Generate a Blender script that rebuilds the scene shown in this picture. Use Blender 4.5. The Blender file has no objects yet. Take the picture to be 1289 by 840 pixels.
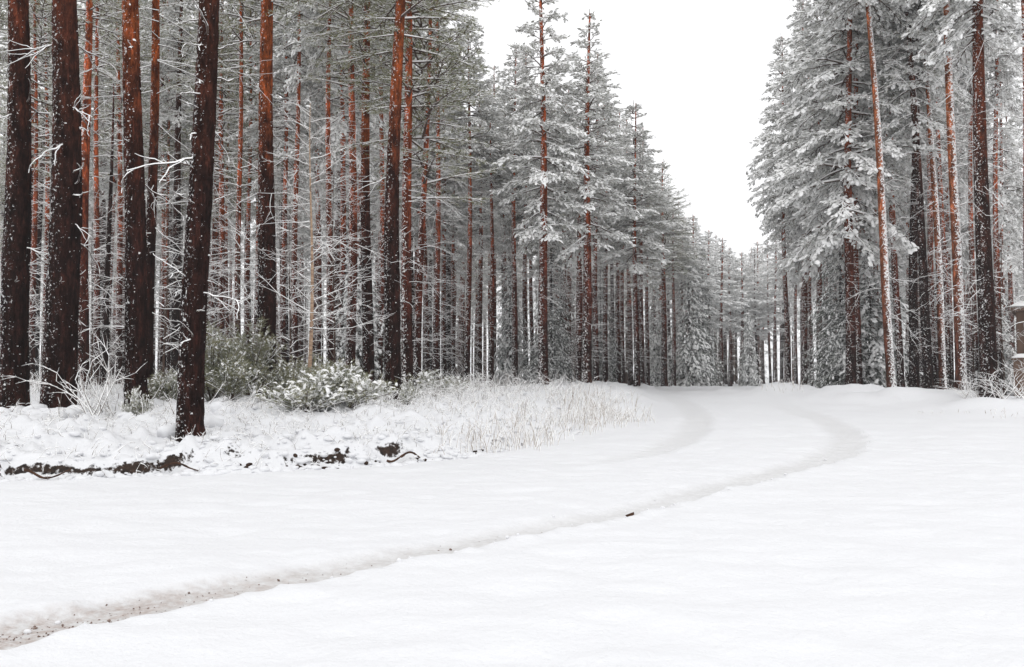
import bpy, bmesh, math, random
import numpy as np
from mathutils import Matrix, Vector

random.seed(7); RNG = np.random.default_rng(7)
scn = bpy.context.scene
COL = scn.collection
R_ = math.radians

# ------------------------------------------------------------------ camera
FPX, W0, H0 = 1116.0, 1289.0, 840.0
CAMZ, PITCH = 1.1, math.atan(50 / FPX)
cam = bpy.data.cameras.new('camera'); cam.sensor_width = 36; cam.lens = 36 * FPX / W0
cam.clip_start = 0.05; cam.clip_end = 4000
cam_o = bpy.data.objects.new('camera', cam); COL.objects.link(cam_o)
cam_o.location = (0, 0, CAMZ); cam_o.rotation_euler = (math.pi / 2 + PITCH, 0, 0)
scn.camera = cam_o

# ------------------------------------------------------------------ overcast sky
SUN_EL, SUN_AZ = 62, 200
w = bpy.data.worlds.new('World'); scn.world = w; w.use_nodes = True
nt = w.node_tree; nt.nodes.clear()
out = nt.nodes.new('ShaderNodeOutputWorld'); bg = nt.nodes.new('ShaderNodeBackground')
sky = nt.nodes.new('ShaderNodeTexSky'); sky.sky_type = 'NISHITA'; sky.sun_disc = False
sky.sun_elevation = R_(SUN_EL); sky.sun_rotation = R_(SUN_AZ)
mx = nt.nodes.new('ShaderNodeMixRGB'); mx.inputs[0].default_value = 0.96
mx.inputs[2].default_value = (10.3, 10.3, 10.4, 1)          # even cloud cover over the clear sky
nt.links.new(sky.outputs[0], mx.inputs[1]); nt.links.new(mx.outputs[0], bg.inputs[0])
bg.inputs[1].default_value = 0.1
nt.links.new(bg.outputs[0], out.inputs[0])
sun = bpy.data.lights.new('sun', 'SUN'); sun.energy = .58; sun.angle = R_(60); sun.color = (1, 0.985, 0.96)
sun_o = bpy.data.objects.new('sun', sun); COL.objects.link(sun_o)
sun_o.location = (0, 0, 40)
sun_o.rotation_euler = (R_(90 - SUN_EL), 0, R_(180 - SUN_AZ))
scn.view_settings.view_transform = 'Standard'; scn.view_settings.look = 'None'
scn.view_settings.gamma = 1; scn.view_settings.exposure = 0.33
scn.view_settings.use_curve_mapping = False
scn.render.engine = 'CYCLES'
scn.cycles.max_bounces = 9; scn.cycles.diffuse_bounces = 8; scn.cycles.glossy_bounces = 2
scn.cycles.transmission_bounces = 2; scn.cycles.volume_bounces = 1; scn.cycles.transparent_max_bounces = 4

# ------------------------------------------------------------------ numpy helpers
def _h(ix, iy, iz, seed):
    n = (ix * 374761393 + iy * 668265263 + iz * 2147483647 + seed * 974634777) & 0xffffffff
    n = ((n ^ (n >> 13)) * 1274126177) & 0xffffffff
    n = (n ^ (n >> 16)) & 0xffffffff
    return n.astype(np.float64) / 4294967295.0
def vnoise(x, y, z=None, seed=0):
    x = np.asarray(x, float); y = np.asarray(y, float)
    z = np.zeros_like(x) if z is None else np.asarray(z, float)
    ix = np.floor(x).astype(np.int64); iy = np.floor(y).astype(np.int64); iz = np.floor(z).astype(np.int64)
    fx, fy, fz = x - ix, y - iy, z - iz
    fx, fy, fz = [f * f * (3 - 2 * f) for f in (fx, fy, fz)]
    r = 0
    for a in (0, 1):
        for b in (0, 1):
            for c in (0, 1):
                r = r + _h(ix + a, iy + b, iz + c, seed) * (fx if a else 1 - fx) * (fy if b else 1 - fy) * (fz if c else 1 - fz)
    return r * 2 - 1
def fbm(x, y, z=None, seed=0, oct=3):
    r = 0; a = 1.0
    for o in range(oct):
        r = r + a * vnoise(np.asarray(x) * 2**o, np.asarray(y) * 2**o, None if z is None else np.asarray(z) * 2**o, seed + o * 17); a *= .5
    return r
def sstep(a, b, x):
    t = np.clip((np.asarray(x, float) - a) / (b - a), 0, 1); return t * t * (3 - 2 * t)

def make_mesh(name, V, faces, mats, midx=None, smooth=True):
    """faces: list of (m,k) int arrays; midx: list of ints or arrays per face block."""
    me = bpy.data.meshes.new(name)
    V = np.asarray(V, np.float32)
    faces = [np.asarray(f, np.int32) for f in faces if len(f)]
    me.vertices.add(len(V)); me.vertices.foreach_set('co', V.ravel())
    nl = sum(f.size for f in faces); npoly = sum(len(f) for f in faces)
    me.loops.add(nl); me.polygons.add(npoly)
    me.loops.foreach_set('vertex_index', np.concatenate([f.ravel() for f in faces]))
    tot = np.concatenate([np.full(len(f), f.shape[1], np.int32) for f in faces])
    st = np.concatenate([[0], np.cumsum(tot)[:-1]]).astype(np.int32)
    me.polygons.foreach_set('loop_start', st)
    for m in mats: me.materials.append(m)
    if midx is not None:
        mi = np.concatenate([np.broadcast_to(np.asarray(a, np.int32), (len(f),)) for a, f in zip(midx, faces)])
        me.polygons.foreach_set('material_index', mi.astype(np.int32))
    sm = np.full(npoly, smooth, bool) if isinstance(smooth, bool) else np.concatenate([np.full(len(f), s, bool) for s, f in zip(smooth, faces)])
    me.polygons.foreach_set('use_smooth', sm)
    me.update(calc_edges=True); me.validate()
    return me
def obj(name, me, parent=None, loc=(0, 0, 0)):
    o = bpy.data.objects.new(name, me); COL.objects.link(o)
    o.parent = parent; o.location = loc
    return o
def tag(o, label=None, cat=None, group=None, kind=None):
    if label: o['label'] = label
    if cat: o['category'] = cat
    if group: o['group'] = group
    if kind: o['kind'] = kind
    return o
def stamp(pv, M, P):
    """proto verts (k,3), matrices (n,3,3), positions (n,3) -> (n*k,3)"""
    return (np.einsum('nij,kj->nki', M, pv) + P[:, None, :]).reshape(-1, 3)
def stampf(pf, n, k):
    pf = np.asarray(pf, np.int64)
    return (pf[None] + (np.arange(n) * k)[:, None, None]).reshape(-1, pf.shape[1])
def norm(a): return a / np.maximum(np.linalg.norm(a, axis=-1, keepdims=True), 1e-9)
def frames(D):
    """columns = dir, side, up for directions D (n,3)"""
    D = norm(D); up = np.tile(np.array([0, 0, 1.0]), (len(D), 1))
    bad = np.abs(D[:, 2]) > .97; up[bad] = (1, 0, 0)
    S = norm(np.cross(up, D)); U = np.cross(D, S)
    return np.stack([D, S, U], axis=2)
def twig_segments(A, B, ra, rb, snow=1.6):
    """diamond section sticks, upper two faces snow. returns V, snow quads, bark quads"""
    A, B = np.asarray(A, float), np.asarray(B, float); n = len(A)
    ra = np.broadcast_to(np.asarray(ra, float), (n,)); rb = np.broadcast_to(np.asarray(rb, float), (n,))
    F = frames(B - A); S, U = F[:, :, 1], F[:, :, 2]
    sn = np.broadcast_to(np.asarray(snow, float), (n,))[:, None]
    ring = lambda P, r: np.stack([P + S * r[:, None], P + U * r[:, None] * sn, P - S * r[:, None], P - U * r[:, None]], 1)
    V = np.concatenate([ring(A, ra), ring(B, rb)], 1).reshape(-1, 3)
    sq = stampf([[0, 1, 5, 4], [1, 2, 6, 5]], n, 8); bq = stampf([[2, 3, 7, 6], [3, 0, 4, 7]], n, 8)
    return V, sq, bq

# ------------------------------------------------------------------ materials
def new_mat(name):
    m = bpy.data.materials.new(name); m.use_nodes = True
    n = m.node_tree.nodes; l = m.node_tree.links
    return m, n, l, n['Principled BSDF']
def N(n, t, **kw):
    x = n.new('ShaderNode' + t)
    for k, v in kw.items(): setattr(x, k, v)
    return x
def ramp(n, stops):
    r = n.new('ShaderNodeValToRGB'); e = r.color_ramp.elements
    while len(e) < len(stops): e.new(.5)
    for q, (p, c) in zip(e, stops):
        q.position = p; q.color = c if len(c) == 4 else (*c, 1)
    return r
def noise(n, l, vec, scale, detail=4, rough=.55):
    t = N(n, 'TexNoise'); t.inputs['Scale'].default_value = scale; t.inputs['Detail'].default_value = detail
    t.inputs['Roughness'].default_value = rough
    if vec is not None: l.new(vec, t.inputs['Vector'])
    return t
SNOW = (0.905, 0.905, 0.90)          # fresh snow on the trees
SNOW_G = (0.715, 0.72, 0.735)       # wetter ground snow; highlight compression put into its colour against clipping
def snow_mat(name='snow', col=SNOW):
    m, n, l, b = new_mat(name)
    b.inputs['Base Color'].default_value = (*col, 1); b.inputs['Roughness'].default_value = .7
    b.inputs['Specular IOR Level'].default_value = .25
    tc = N(n, 'TexCoord'); t = noise(n, l, tc.outputs['Object'], 28, 3)
    bp = N(n, 'Bump'); bp.inputs['Strength'].default_value = .35; bp.inputs['Distance'].default_value = .02
    l.new(t.outputs[0], bp.inputs['Height']); l.new(bp.outputs[0], b.inputs['Normal'])
    return m
def needle_mat(name, c1, c2, frost):
    m, n, l, b = new_mat(name)
    tc = N(n, 'TexCoord'); t = noise(n, l, tc.outputs['Object'], 3.0, 3)
    r = ramp(n, [(.35, c1), (.65, c2)]); l.new(t.outputs[0], r.inputs[0])
    t2 = noise(n, l, tc.outputs['Object'], 9, 2)
    r2 = ramp(n, [(.34, (0, 0, 0)), (.52, (frost, frost, frost))]); l.new(t2.outputs[0], r2.inputs[0])
    mm = N(n, 'MixRGB'); l.new(r2.outputs[0], mm.inputs[0]); l.new(r.outputs[0], mm.inputs[1]); mm.inputs[2].default_value = (.75, .77, .78, 1)
    l.new(mm.outputs[0], b.inputs['Base Color']); b.inputs['Roughness'].default_value = .6
    b.inputs['Specular IOR Level'].default_value = .2
    return m
def bark_mat(name, low, mid, high, z0, z1, plaster, side=(-0.8, -0.6, 0), bump=1.0):
    """pine bark: dark furrowed plates below, thin orange flakes above, wind-blown snow stuck to it"""
    m, n, l, b = new_mat(name)
    tc = N(n, 'TexCoord'); ob = tc.outputs['Object']
    sp = N(n, 'SeparateXYZ'); l.new(ob, sp.inputs[0])
    nz = noise(n, l, ob, 1.3, 4)
    ma = N(n, 'MapRange'); ma.inputs[1].default_value = z0; ma.inputs[2].default_value = z1
    ad = N(n, 'MATH' if False else 'Math', operation='MULTIPLY_ADD'); ad.inputs[1].default_value = 2.6
    l.new(nz.outputs[0], ad.inputs[0]); 
    sb = N(n, 'Math', operation='SUBTRACT'); l.new(sp.outputs[2], sb.inputs[0]); sb.inputs[1].default_value = 1.3
    l.new(sb.outputs[0], ad.inputs[2]); l.new(ad.outputs[0], ma.inputs[0])
    rr = ramp(n, [(0, low), (.45, mid), (1, high)]); l.new(ma.outputs[0], rr.inputs[0])
    mp = N(n, 'Mapping'); mp.inputs['Scale'].default_value = (1, 1, .3); l.new(ob, mp.inputs[0])
    wn = noise(n, l, mp.outputs[0], 11, 5, .65); wm = N(n, 'MixRGB'); wm.inputs[0].default_value = .32
    l.new(mp.outputs[0], wm.inputs[1]); l.new(wn.outputs[1], wm.inputs[2])
    vor = N(n, 'TexVoronoi', feature='DISTANCE_TO_EDGE'); vor.inputs['Scale'].default_value = 26; l.new(wm.outputs[0], vor.inputs['Vector'])
    cr = ramp(n, [(.0, (.5, .46, .45)), (.2, (1, 1, 1))]); l.new(vor.outputs[0], cr.inputs[0])
    fl = noise(n, l, mp.outputs[0], 34, 6, .7); fr = ramp(n, [(.32, (.28, .25, .25)), (.5, (.9, .85, .85)), (.7, (1.7, 1.6, 1.5))]); l.new(fl.outputs[0], fr.inputs[0])
    m1 = N(n, 'MixRGB', blend_type='MULTIPLY'); m1.inputs[0].default_value = .7; l.new(rr.outputs[0], m1.inputs[1]); l.new(cr.outputs[0], m1.inputs[2])
    m2 = N(n, 'MixRGB', blend_type='MULTIPLY'); m2.inputs[0].default_value = 1; l.new(m1.outputs[0], m2.inputs[1]); l.new(fr.outputs[0], m2.inputs[2])
    pn = noise(n, l, mp.outputs[0], 9, 5, .6); pr = ramp(n, [(.36, (.35, .28, .27)), (.52, (1, 1, 1)), (.68, (2.3, 1.9, 1.7))]); l.new(pn.outputs[0], pr.inputs[0])
    m2b = N(n, 'MixRGB', blend_type='MULTIPLY'); m2b.inputs[0].default_value = 1; l.new(m2.outputs[0], m2b.inputs[1]); l.new(pr.outputs[0], m2b.inputs[2]); m2 = m2b
    # stuck snow, mostly on the weather side
    sn = noise(n, l, ob, 24, 6, .72)
    ge = N(n, 'NewGeometry'); dt = N(n, 'VectorMath', operation='DOT_PRODUCT'); l.new(ge.outputs['Normal'], dt.inputs[0])
    s = Vector(side).normalized(); dt.inputs[1].default_value = s
    ms = N(n, 'Math', operation='MULTIPLY_ADD'); ms.inputs[1].default_value = .10 + plaster * .12; ms.inputs[2].default_value = plaster * .3 - .09
    l.new(dt.outputs['Value'], ms.inputs[0])
    sa = N(n, 'Math', operation='ADD'); l.new(sn.outputs[0], sa.inputs[0]); l.new(ms.outputs[0], sa.inputs[1])
    sr = ramp(n, [(.60, (0, 0, 0)), (.635, (1, 1, 1))]); l.new(sa.outputs[0], sr.inputs[0])
    m3 = N(n, 'MixRGB'); l.new(sr.outputs[0], m3.inputs[0]); l.new(m2.outputs[0], m3.inputs[1]); m3.inputs[2].default_value = (*SNOW, 1)
    l.new(m3.outputs[0], b.inputs['Base Color'])
    b.inputs['Roughness'].default_value = .9; b.inputs['Specular IOR Level'].default_value = .08
    hb = N(n, 'Math', operation='MULTIPLY_ADD'); hb.inputs[1].default_value = .6; l.new(fl.outputs[0], hb.inputs[0]); l.new(cr.outputs[0], hb.inputs[2])
    bp = N(n, 'Bump'); bp.inputs['Strength'].default_value = .8 * bump; bp.inputs['Distance'].default_value = .02
    l.new(hb.outputs[0], bp.inputs['Height']); l.new(bp.outputs[0], b.inputs['Normal'])
    return m
def plain_mat(name, c1, c2, scale=8, rough=.8, bump=.4, stretch=(1, 1, 1)):
    m, n, l, b = new_mat(name)
    tc = N(n, 'TexCoord'); mp = N(n, 'Mapping'); mp.inputs['Scale'].default_value = stretch; l.new(tc.outputs['Object'], mp.inputs[0])
    t = noise(n, l, mp.outputs[0], scale, 5); r = ramp(n, [(.3, c1), (.7, c2)]); l.new(t.outputs[0], r.inputs[0])
    l.new(r.outputs[0], b.inputs['Base Color']); b.inputs['Roughness'].default_value = rough
    b.inputs['Specular IOR Level'].default_value = .2
    bp = N(n, 'Bump'); bp.inputs['Strength'].default_value = bump; bp.inputs['Distance'].default_value = .01
    l.new(t.outputs[0], bp.inputs['Height']); l.new(bp.outputs[0], b.inputs['Normal'])
    return m
M_SNOW = snow_mat(); M_SNOW_G = snow_mat('ground_snow', SNOW_G)
M_NEEDLE = needle_mat('pine_needles', (.08, .092, .024), (.155, .152, .048), .36)
M_NEEDLE_W = needle_mat('snowed_needles', (.10, .11, .048), (.18, .178, .09), .5)
M_NEEDLE_F = needle_mat('hazed_frost_needles', (.16, .175, .12), (.26, .268, .21), .9)  # frost on far trees, with distance haze painted into the paler colour
M_NEEDLE_G = needle_mat('pine_needles_green', (.10, .112, .026), (.185, .18, .05), .10)
M_NEEDLE_S = needle_mat('spruce_needles', (.022, .034, .018), (.05, .062, .032), .25)
M_NEEDLE_J = needle_mat('juniper_needles', (.11, .115, .045), (.23, .215, .10), .15)
M_BARK_NEAR = bark_mat('bark_near', (.028, .012, .0095), (.065, .021, .012), (.27, .074, .021), 2.8, 6.2, .06)
M_BARK_RED = bark_mat('bark_red', (.028, .012, .0095), (.055, .02, .012), (.14, .038, .016), 3.0, 7.5, .075)
M_BARK_MID = bark_mat('bark_mid', (.034, .014, .011), (.11, .032, .019), (.34, .088, .03), 1.0, 6.0, .15, bump=.6)
M_BARK_FAR = bark_mat('bark_far', (.026, .012, .010), (.085, .026, .016), (.26, .068, .026), 1.0, 6.5, .05, bump=.5)
M_BARK_DARK = bark_mat('bark_dark', (.02, .012, .011), (.038, .018, .015), (.10, .038, .024), 2, 9, .04, bump=.6)
M_BARK_PLASTER = bark_mat('bark_plastered', (.09, .04, .028), (.22, .085, .045), (.34, .12, .05), 1.0, 6, .36, side=(.75, -.65, 0), bump=.6)
M_TWIG = plain_mat('twig_bark', (.045, .028, .022), (.085, .055, .042), 14)
M_TWIGL = plain_mat('pale_twig_bark', (.11, .085, .07), (.19, .15, .125), 14)
M_BIRCH = plain_mat('birch_bark', (.20, .12, .08), (.55, .40, .28), 7, .7, .3, (1, 1, 4))
M_SOIL = plain_mat('soil', (.008, .005, .004), (.05, .026, .016), 14, .9, 1)
M_ROOT = plain_mat('root_bark', (.02, .011, .008), (.09, .042, .022), 18, .85, .8)
M_GRASS = plain_mat('dry_grass', (.20, .14, .10), (.36, .28, .21), 6)
M_WOOD = plain_mat('brown_boards', (.10, .062, .045), (.19, .125, .095), 9, .75, .5, (1, 1, .1))
M_DARK = plain_mat('opening_shade', (.010, .010, .011), (.02, .02, .02), 4, .4, 0)  # near-black colour painting the shade inside the hut opening
M_STONE = plain_mat('gravel_stone', (.10, .065, .05), (.28, .21, .18), 20)

# ------------------------------------------------------------------ terrain
EDGE = np.array([(-40, 2), (-12, 7.6), (-5.35, 9.2), (-3.1, 10.1), (-1.07, 11.4), (.75, 14), (2.3, 17), (3.3, 20), (4.0, 24), (5.2, 30), (8.5, 38), (16, 47), (40, 58), (90, 70)], float)
RIDGE = np.array([(5.4, 30), (6.9, 26.5), (8.0, 24.6), (9.2, 22), (11, 20), (14, 18.2), (22, 15.5), (50, 12)], float)
RIDGE_H = np.array([.0, .04, .24, .34, .30, .26, .25, .25])
def poly_dist(x, y, P, vals=None):
    best = np.full(x.shape, 1e9); sign = np.ones(x.shape); val = np.zeros(x.shape)
    for i in range(len(P) - 1):
        a, b = P[i], P[i + 1]; d = b - a; L2 = d @ d
        t = np.clip(((x - a[0]) * d[0] + (y - a[1]) * d[1]) / L2, 0, 1)
        px, py = a[0] + t * d[0], a[1] + t * d[1]
        r = np.hypot(x - px, y - py)
        cr = d[0] * (y - a[1]) - d[1] * (x - a[0])
        m = r < best - 1e-9
        best = np.where(m, r, best); sign = np.where(m, np.sign(cr), sign)
        if vals is not None: val = np.where(m, vals[i] + t * (vals[i + 1] - vals[i]), val)
    return best * sign, val
def base_height(x, y, fine=True):
    x = np.asarray(x, float); y = np.asarray(y, float)
    h = .47 * sstep(9, 27, y) - .3 * sstep(30, 60, y)
    wob = .22 * fbm(x * 1.3, y * 1.3, seed=3, oct=3) if fine else 0
    s, _ = poly_dist(x, y, EDGE); s = s + wob
    near = 1 - sstep(12, 15, y)                                   # the cut edge of the bank fades into a soft slope
    step = near * .16 * sstep(0, .09 + .4 * sstep(.0, .45, vnoise(x * 1.7, y * 1.7, seed=77)), s) + (1 - near) * .20 * sstep(-.3, 1.6, s)
    dip = -.05 * near * np.exp(-((s + .12) / .18) ** 2)
    fb = sstep(0, 2.2, s)
    h = h * (1 - .55 * sstep(0, 6, s) * sstep(9, 20, y)) + step * (1 - .7 * sstep(24, 34, y)) + dip + (.24 * fb + .10 * sstep(3, 12, s)) * (1 - .6 * sstep(24, 36, y))
    r, rv = poly_dist(x, y, RIDGE, RIDGE_H)
    h = h + rv * np.where(r > 0, np.exp(-(r / 1.5) ** 2) * .75 + .25 * np.exp(-(r/6)**2), np.exp(-(r / 1.7) ** 2)) * (1 + .35 * vnoise(x * .7, y * .7, seed=31))
    if fine:
        nd = 1 - sstep(40, 70, np.hypot(x, y))
        lump = np.maximum(fbm(x * 4.2, y * 4.2, seed=11, oct=3), -.1)
        h = h + nd * sstep(0.02, .4, s) * (1 - .6 * sstep(14, 30, y)) * (.105 * lump + .05 * np.abs(fbm(x * 9, y * 8, seed=14, oct=2)) + .05 * fbm(x * 1.4, y * 1.4, seed=12))
        h = h + nd * (1 - fb) * (.018 * fbm(x * .55, y * .8, seed=5) + .017 * fbm(x * 2.0, y * 2.9, seed=6, oct=3) + .006 * fbm(x * 8, y * 10, seed=8, oct=2))
        h = h + nd * np.exp(-(r / 2.0) ** 2) * .16 * fbm(x * 1.1, y * 1.1, seed=9)
    return h
CT, ST = math.cos(PITCH), math.sin(PITCH)
def ray(px, py):
    u, v = (px - W0 / 2) / FPX, (H0 / 2 - py) / FPX
    return np.array([u, CT - v * ST, ST + v * CT])
def at(px, py, d):
    r = ray(px, py); return np.array([0, 0, CAMZ]) + r * (d / r[1])
def hit(px, py):
    r = ray(px, py); ts = np.concatenate([np.arange(2, 30, .02), np.arange(30, 90, .1)])
    P = np.array([0, 0, CAMZ])[None] + r[None] * ts[:, None]
    hgt = base_height(P[:, 0], P[:, 1], False); k = np.argmax(P[:, 2] < hgt)
    return P[k, :2]
def smooth_curve(P, n):
    P = np.array(P, float)
    t = np.concatenate([[0], np.cumsum(np.linalg.norm(np.diff(P[:, :2], axis=0), axis=1))]); q = np.linspace(0, t[-1], n)
    C = np.stack([np.interp(q, t, P[:, i]) for i in range(P.shape[1])], 1)
    k = np.ones(21) / 21
    for _ in range(2):
        C = np.stack([np.convolve(np.pad(C[:, i], 10, mode='reflect', reflect_type='odd'), k, 'valid') for i in range(C.shape[1])], 1)
    return C
# wheel ruts: pixel x, y in the photograph traced to the ground; half width, depth, wetness, gravel
T1 = [(-260, 870, .2, .05, 1, 1), (-60, 812, .2, .05, 1, 1), (60, 782, .2, .045, 1, .95), (180, 760, .2, .042, 1, .75), (300, 741, .19, .04, .9, .35), (400, 722, .18, .038, .85, .3), (480, 706, .17, .036, .8, .15), (580, 687, .16, .034, .7, .12),
      (680, 666, .16, .042, .65, .05), (780, 644, .17, .04, .6, 0), (880, 618, .18, .038, .6, 0), (960, 598, .21, .036, .6, 0), (1020, 584, .23, .034, .55, 0), (1062, 566, .26, .032, .5, 0),
      (1072, 550, .27, .03, .45, 0), (1050, 535, .27, .028, .4, 0), (1015, 521, .3, .022, .3, 0), (985, 512, .28, .015, .1, 0), (960, 505, .25, .008, 0, 0)]
T2 = [(690, 592, .16, .0, 0, 0), (760, 580, .18, .010, .15, 0), (815, 569, .22, .02, .3, 0), (850, 558, .26, .026, .45, 0), (872, 545, .26, .03, .4, 0), (878, 530, .27, .028, .4, 0), (872, 517, .27, .024, .3, 0), (858, 506, .27, .018, .25, 0), (845, 500, .3, .01, .05, 0)]
TRACKS = []
for T in (T1, T2):
    pts = [(*hit(px, min(py, 1500)), hw, dp, wt, gv) for px, py, hw, dp, wt, gv in T]
    TRACKS.append(smooth_curve(pts, 420))
def track_fields(x, y):
    dh = np.zeros(x.shape); wet = np.zeros(x.shape); grv = np.zeros(x.shape)
    for C in TRACKS:
        lo, hi = C[:, :2].min(0) - 1, C[:, :2].max(0) + 1
        idx = np.nonzero((x > lo[0]) & (x < hi[0]) & (y > lo[1]) & (y < hi[1]))[0]
        for ch in np.array_split(idx, max(1, len(idx) // 4000)):
            if not len(ch): continue
            dx = x[ch][:, None] - C[None, :, 0]; dy = y[ch][:, None] - C[None, :, 1]
            d2 = dx * dx + dy * dy; k = d2.argmin(1); d = np.sqrt(d2[np.arange(len(ch)), k])
            tng = np.gradient(C[:, :2], axis=0); tk = tng[k]; rel = np.stack([x[ch], y[ch]], 1) - C[k, :2]
            sgn = np.sign(tk[:, 0] * rel[:, 1] - tk[:, 1] * rel[:, 0])     # + = far side
            hw, dp, wt, gv = C[k, 2], C[k, 3], C[k, 4], C[k, 5]
            wb = .035 * fbm(x[ch] * 5, y[ch] * 5, seed=41) 
            e = d + np.where(sgn < 0, wb + .02 * vnoise(x[ch] * 19, y[ch] * 19, seed=43), wb * .6)
            soft = np.where(sgn > 0, .17, .075) + np.where(dp < .033, .14, .03)
            prof = 1 - sstep(0, 1, (e - hw) / soft + .5)
            rim = np.where(sgn < 0, 1, .35) * np.exp(-((e - hw - .07) / .05) ** 2) * .35 * (1 + .8 * vnoise(x[ch] * 11, y[ch] * 11, seed=44))
            floor = .006 * fbm(x[ch] * 14, y[ch] * 14, seed=46)
            dh[ch] += -dp * prof + dp * np.clip(rim, 0, 1) + floor * prof
            wet[ch] = np.maximum(wet[ch], prof * wt); grv[ch] = np.maximum(grv[ch], prof * gv)
    return dh, wet, grv
def lines(first, step, uni, growth, stop):
    v = [first]; s = step
    while v[-1] < stop:
        v.append(v[-1] + s)
        if v[-1] > uni: s *= growth
    return np.array(v)
xr = lines(0, .065, 6, 1.044, 900); xs = np.concatenate([-xr[:0:-1], xr])
yb = lines(0, .1, .1, 1.12, 900); ys = np.concatenate([3.2 - yb[:0:-1], lines(3.2, .034, 12.5, 1.032, 1300)])
GX, GY = np.meshgrid(xs, ys); gx, gy = GX.ravel(), GY.ravel()
gz = base_height(gx, gy); dh, wet, grv = track_fields(gx, gy); gz = gz + dh
def ground_z(x, y):
    return float(base_height(np.array([x]), np.array([y]))[0])
nx_, ny_ = len(xs), len(ys)
ii = (np.arange(ny_ - 1)[:, None] * nx_ + np.arange(nx_ - 1)[None]).ravel()
GF = np.stack([ii, ii + 1, ii + 1 + nx_, ii + nx_], 1)
def ground_mat():
    m, n, l, b = new_mat('snow_ground')
    tc = N(n, 'TexCoord'); ob = tc.outputs['Object']
    def attr(nm):
        a = N(n, 'Attribute'); a.attribute_name = nm; return a.outputs['Fac']
    n1 = noise(n, l, ob, 22, 4); n2 = noise(n, l, ob, 70, 4, .6); n3 = noise(n, l, ob, 9, 3)
    # slush in the ruts
    sl = ramp(n, [(.3, (.50, .49, .48)), (.7, (.62, .62, .62))]); l.new(n1.outputs[0], sl.inputs[0])
    wm = N(n, 'Math', operation='MULTIPLY_ADD'); l.new(attr('wet'), wm.inputs[0]); wm.inputs[1].default_value = 1.0
    na = N(n, 'Math', operation='MULTIPLY_ADD'); l.new(n3.outputs[0], na.inputs[0]); na.inputs[1].default_value = .5; na.inputs[2].default_value = -.25
    wa = N(n, 'Math', operation='MULTIPLY'); l.new(na.outputs[0], wa.inputs[0]); l.new(attr('wet'), wa.inputs[1])
    l.new(wa.outputs[0], wm.inputs[2]); wm.use_clamp = True
    c1 = N(n, 'MixRGB'); c1.inputs[1].default_value = (*SNOW_G, 1); l.new(wm.outputs[0], c1.inputs[0]); l.new(sl.outputs[0], c1.inputs[2])
    # gravel grit showing through
    gr = ramp(n, [(.3, (.20, .125, .095)), (.7, (.46, .38, .34))]); l.new(n2.outputs[0], gr.inputs[0])
    ga = N(n, 'Math', operation='MULTIPLY'); l.new(attr('gravel'), ga.inputs[0])
    gn = noise(n, l, ob, 16, 5, .6); gnr = ramp(n, [(.36, (0, 0, 0)), (.66, (1, 1, 1))]); l.new(gn.outputs[0], gnr.inputs[0])
    l.new(gnr.outputs[0], ga.inputs[1])
    c2 = N(n, 'MixRGB'); l.new(ga.outputs[0], c2.inputs[0]); l.new(c1.outputs[0], c2.inputs[1]); l.new(gr.outputs[0], c2.inputs[2])
    # bare earth where the cut bank is too steep to hold snow
    ge = N(n, 'NewGeometry'); sx = N(n, 'SeparateXYZ'); l.new(ge.outputs['Normal'], sx.inputs[0])
    so = N(n, 'Math', operation='MULTIPLY_ADD'); l.new(n1.outputs[0], so.inputs[0]); so.inputs[1].default_value = .55; l.new(sx.outputs[2], so.inputs[2])
    sr = ramp(n, [(.80, (1, 1, 1)), (.88, (0, 0, 0))]); l.new(so.outputs[0], sr.inputs[0])
    sm = N(n, 'Math', operation='MULTIPLY'); l.new(sr.outputs[0], sm.inputs[0]); l.new(attr('bank'), sm.inputs[1])
    er = ramp(n, [(.3, (.006, .004, .003)), (.7, (.05, .027, .017))]); l.new(n1.outputs[0], er.inputs[0])
    c3 = N(n, 'MixRGB'); l.new(sm.outputs[0], c3.inputs[0]); l.new(c2.outputs[0], c3.inputs[1]); l.new(er.outputs[0], c3.inputs[2])
    l.new(c3.outputs[0], b.inputs['Base Color'])
    b.inputs['Roughness'].default_value = .65; b.inputs['Specular IOR Level'].default_value = .2
    hb = N(n, 'Math', operation='MULTIPLY_ADD'); l.new(n2.outputs[0], hb.inputs[0]); hb.inputs[1].default_value = .3; l.new(n1.outputs[0], hb.inputs[2])
    bp = N(n, 'Bump'); bp.inputs['Strength'].default_value = .5; bp.inputs['Distance'].default_value = .02
    l.new(hb.outputs[0], bp.inputs['Height']); l.new(bp.outputs[0], b.inputs['Normal'])
    return m
me = make_mesh('ground', np.stack([gx, gy, gz], 1), [GF], [ground_mat()])
sE, _ = poly_dist(gx, gy, EDGE)
for nm, arr in (('wet', wet), ('gravel', grv), ('bank', ((np.abs(sE) < .42) & (gy < 14.5) & (gy > 4)).astype(float))):
    a = me.attributes.new(nm, 'FLOAT', 'POINT'); a.data.foreach_set('value', arr.astype(np.float32))
tag(obj('ground', me), kind='structure')

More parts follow.
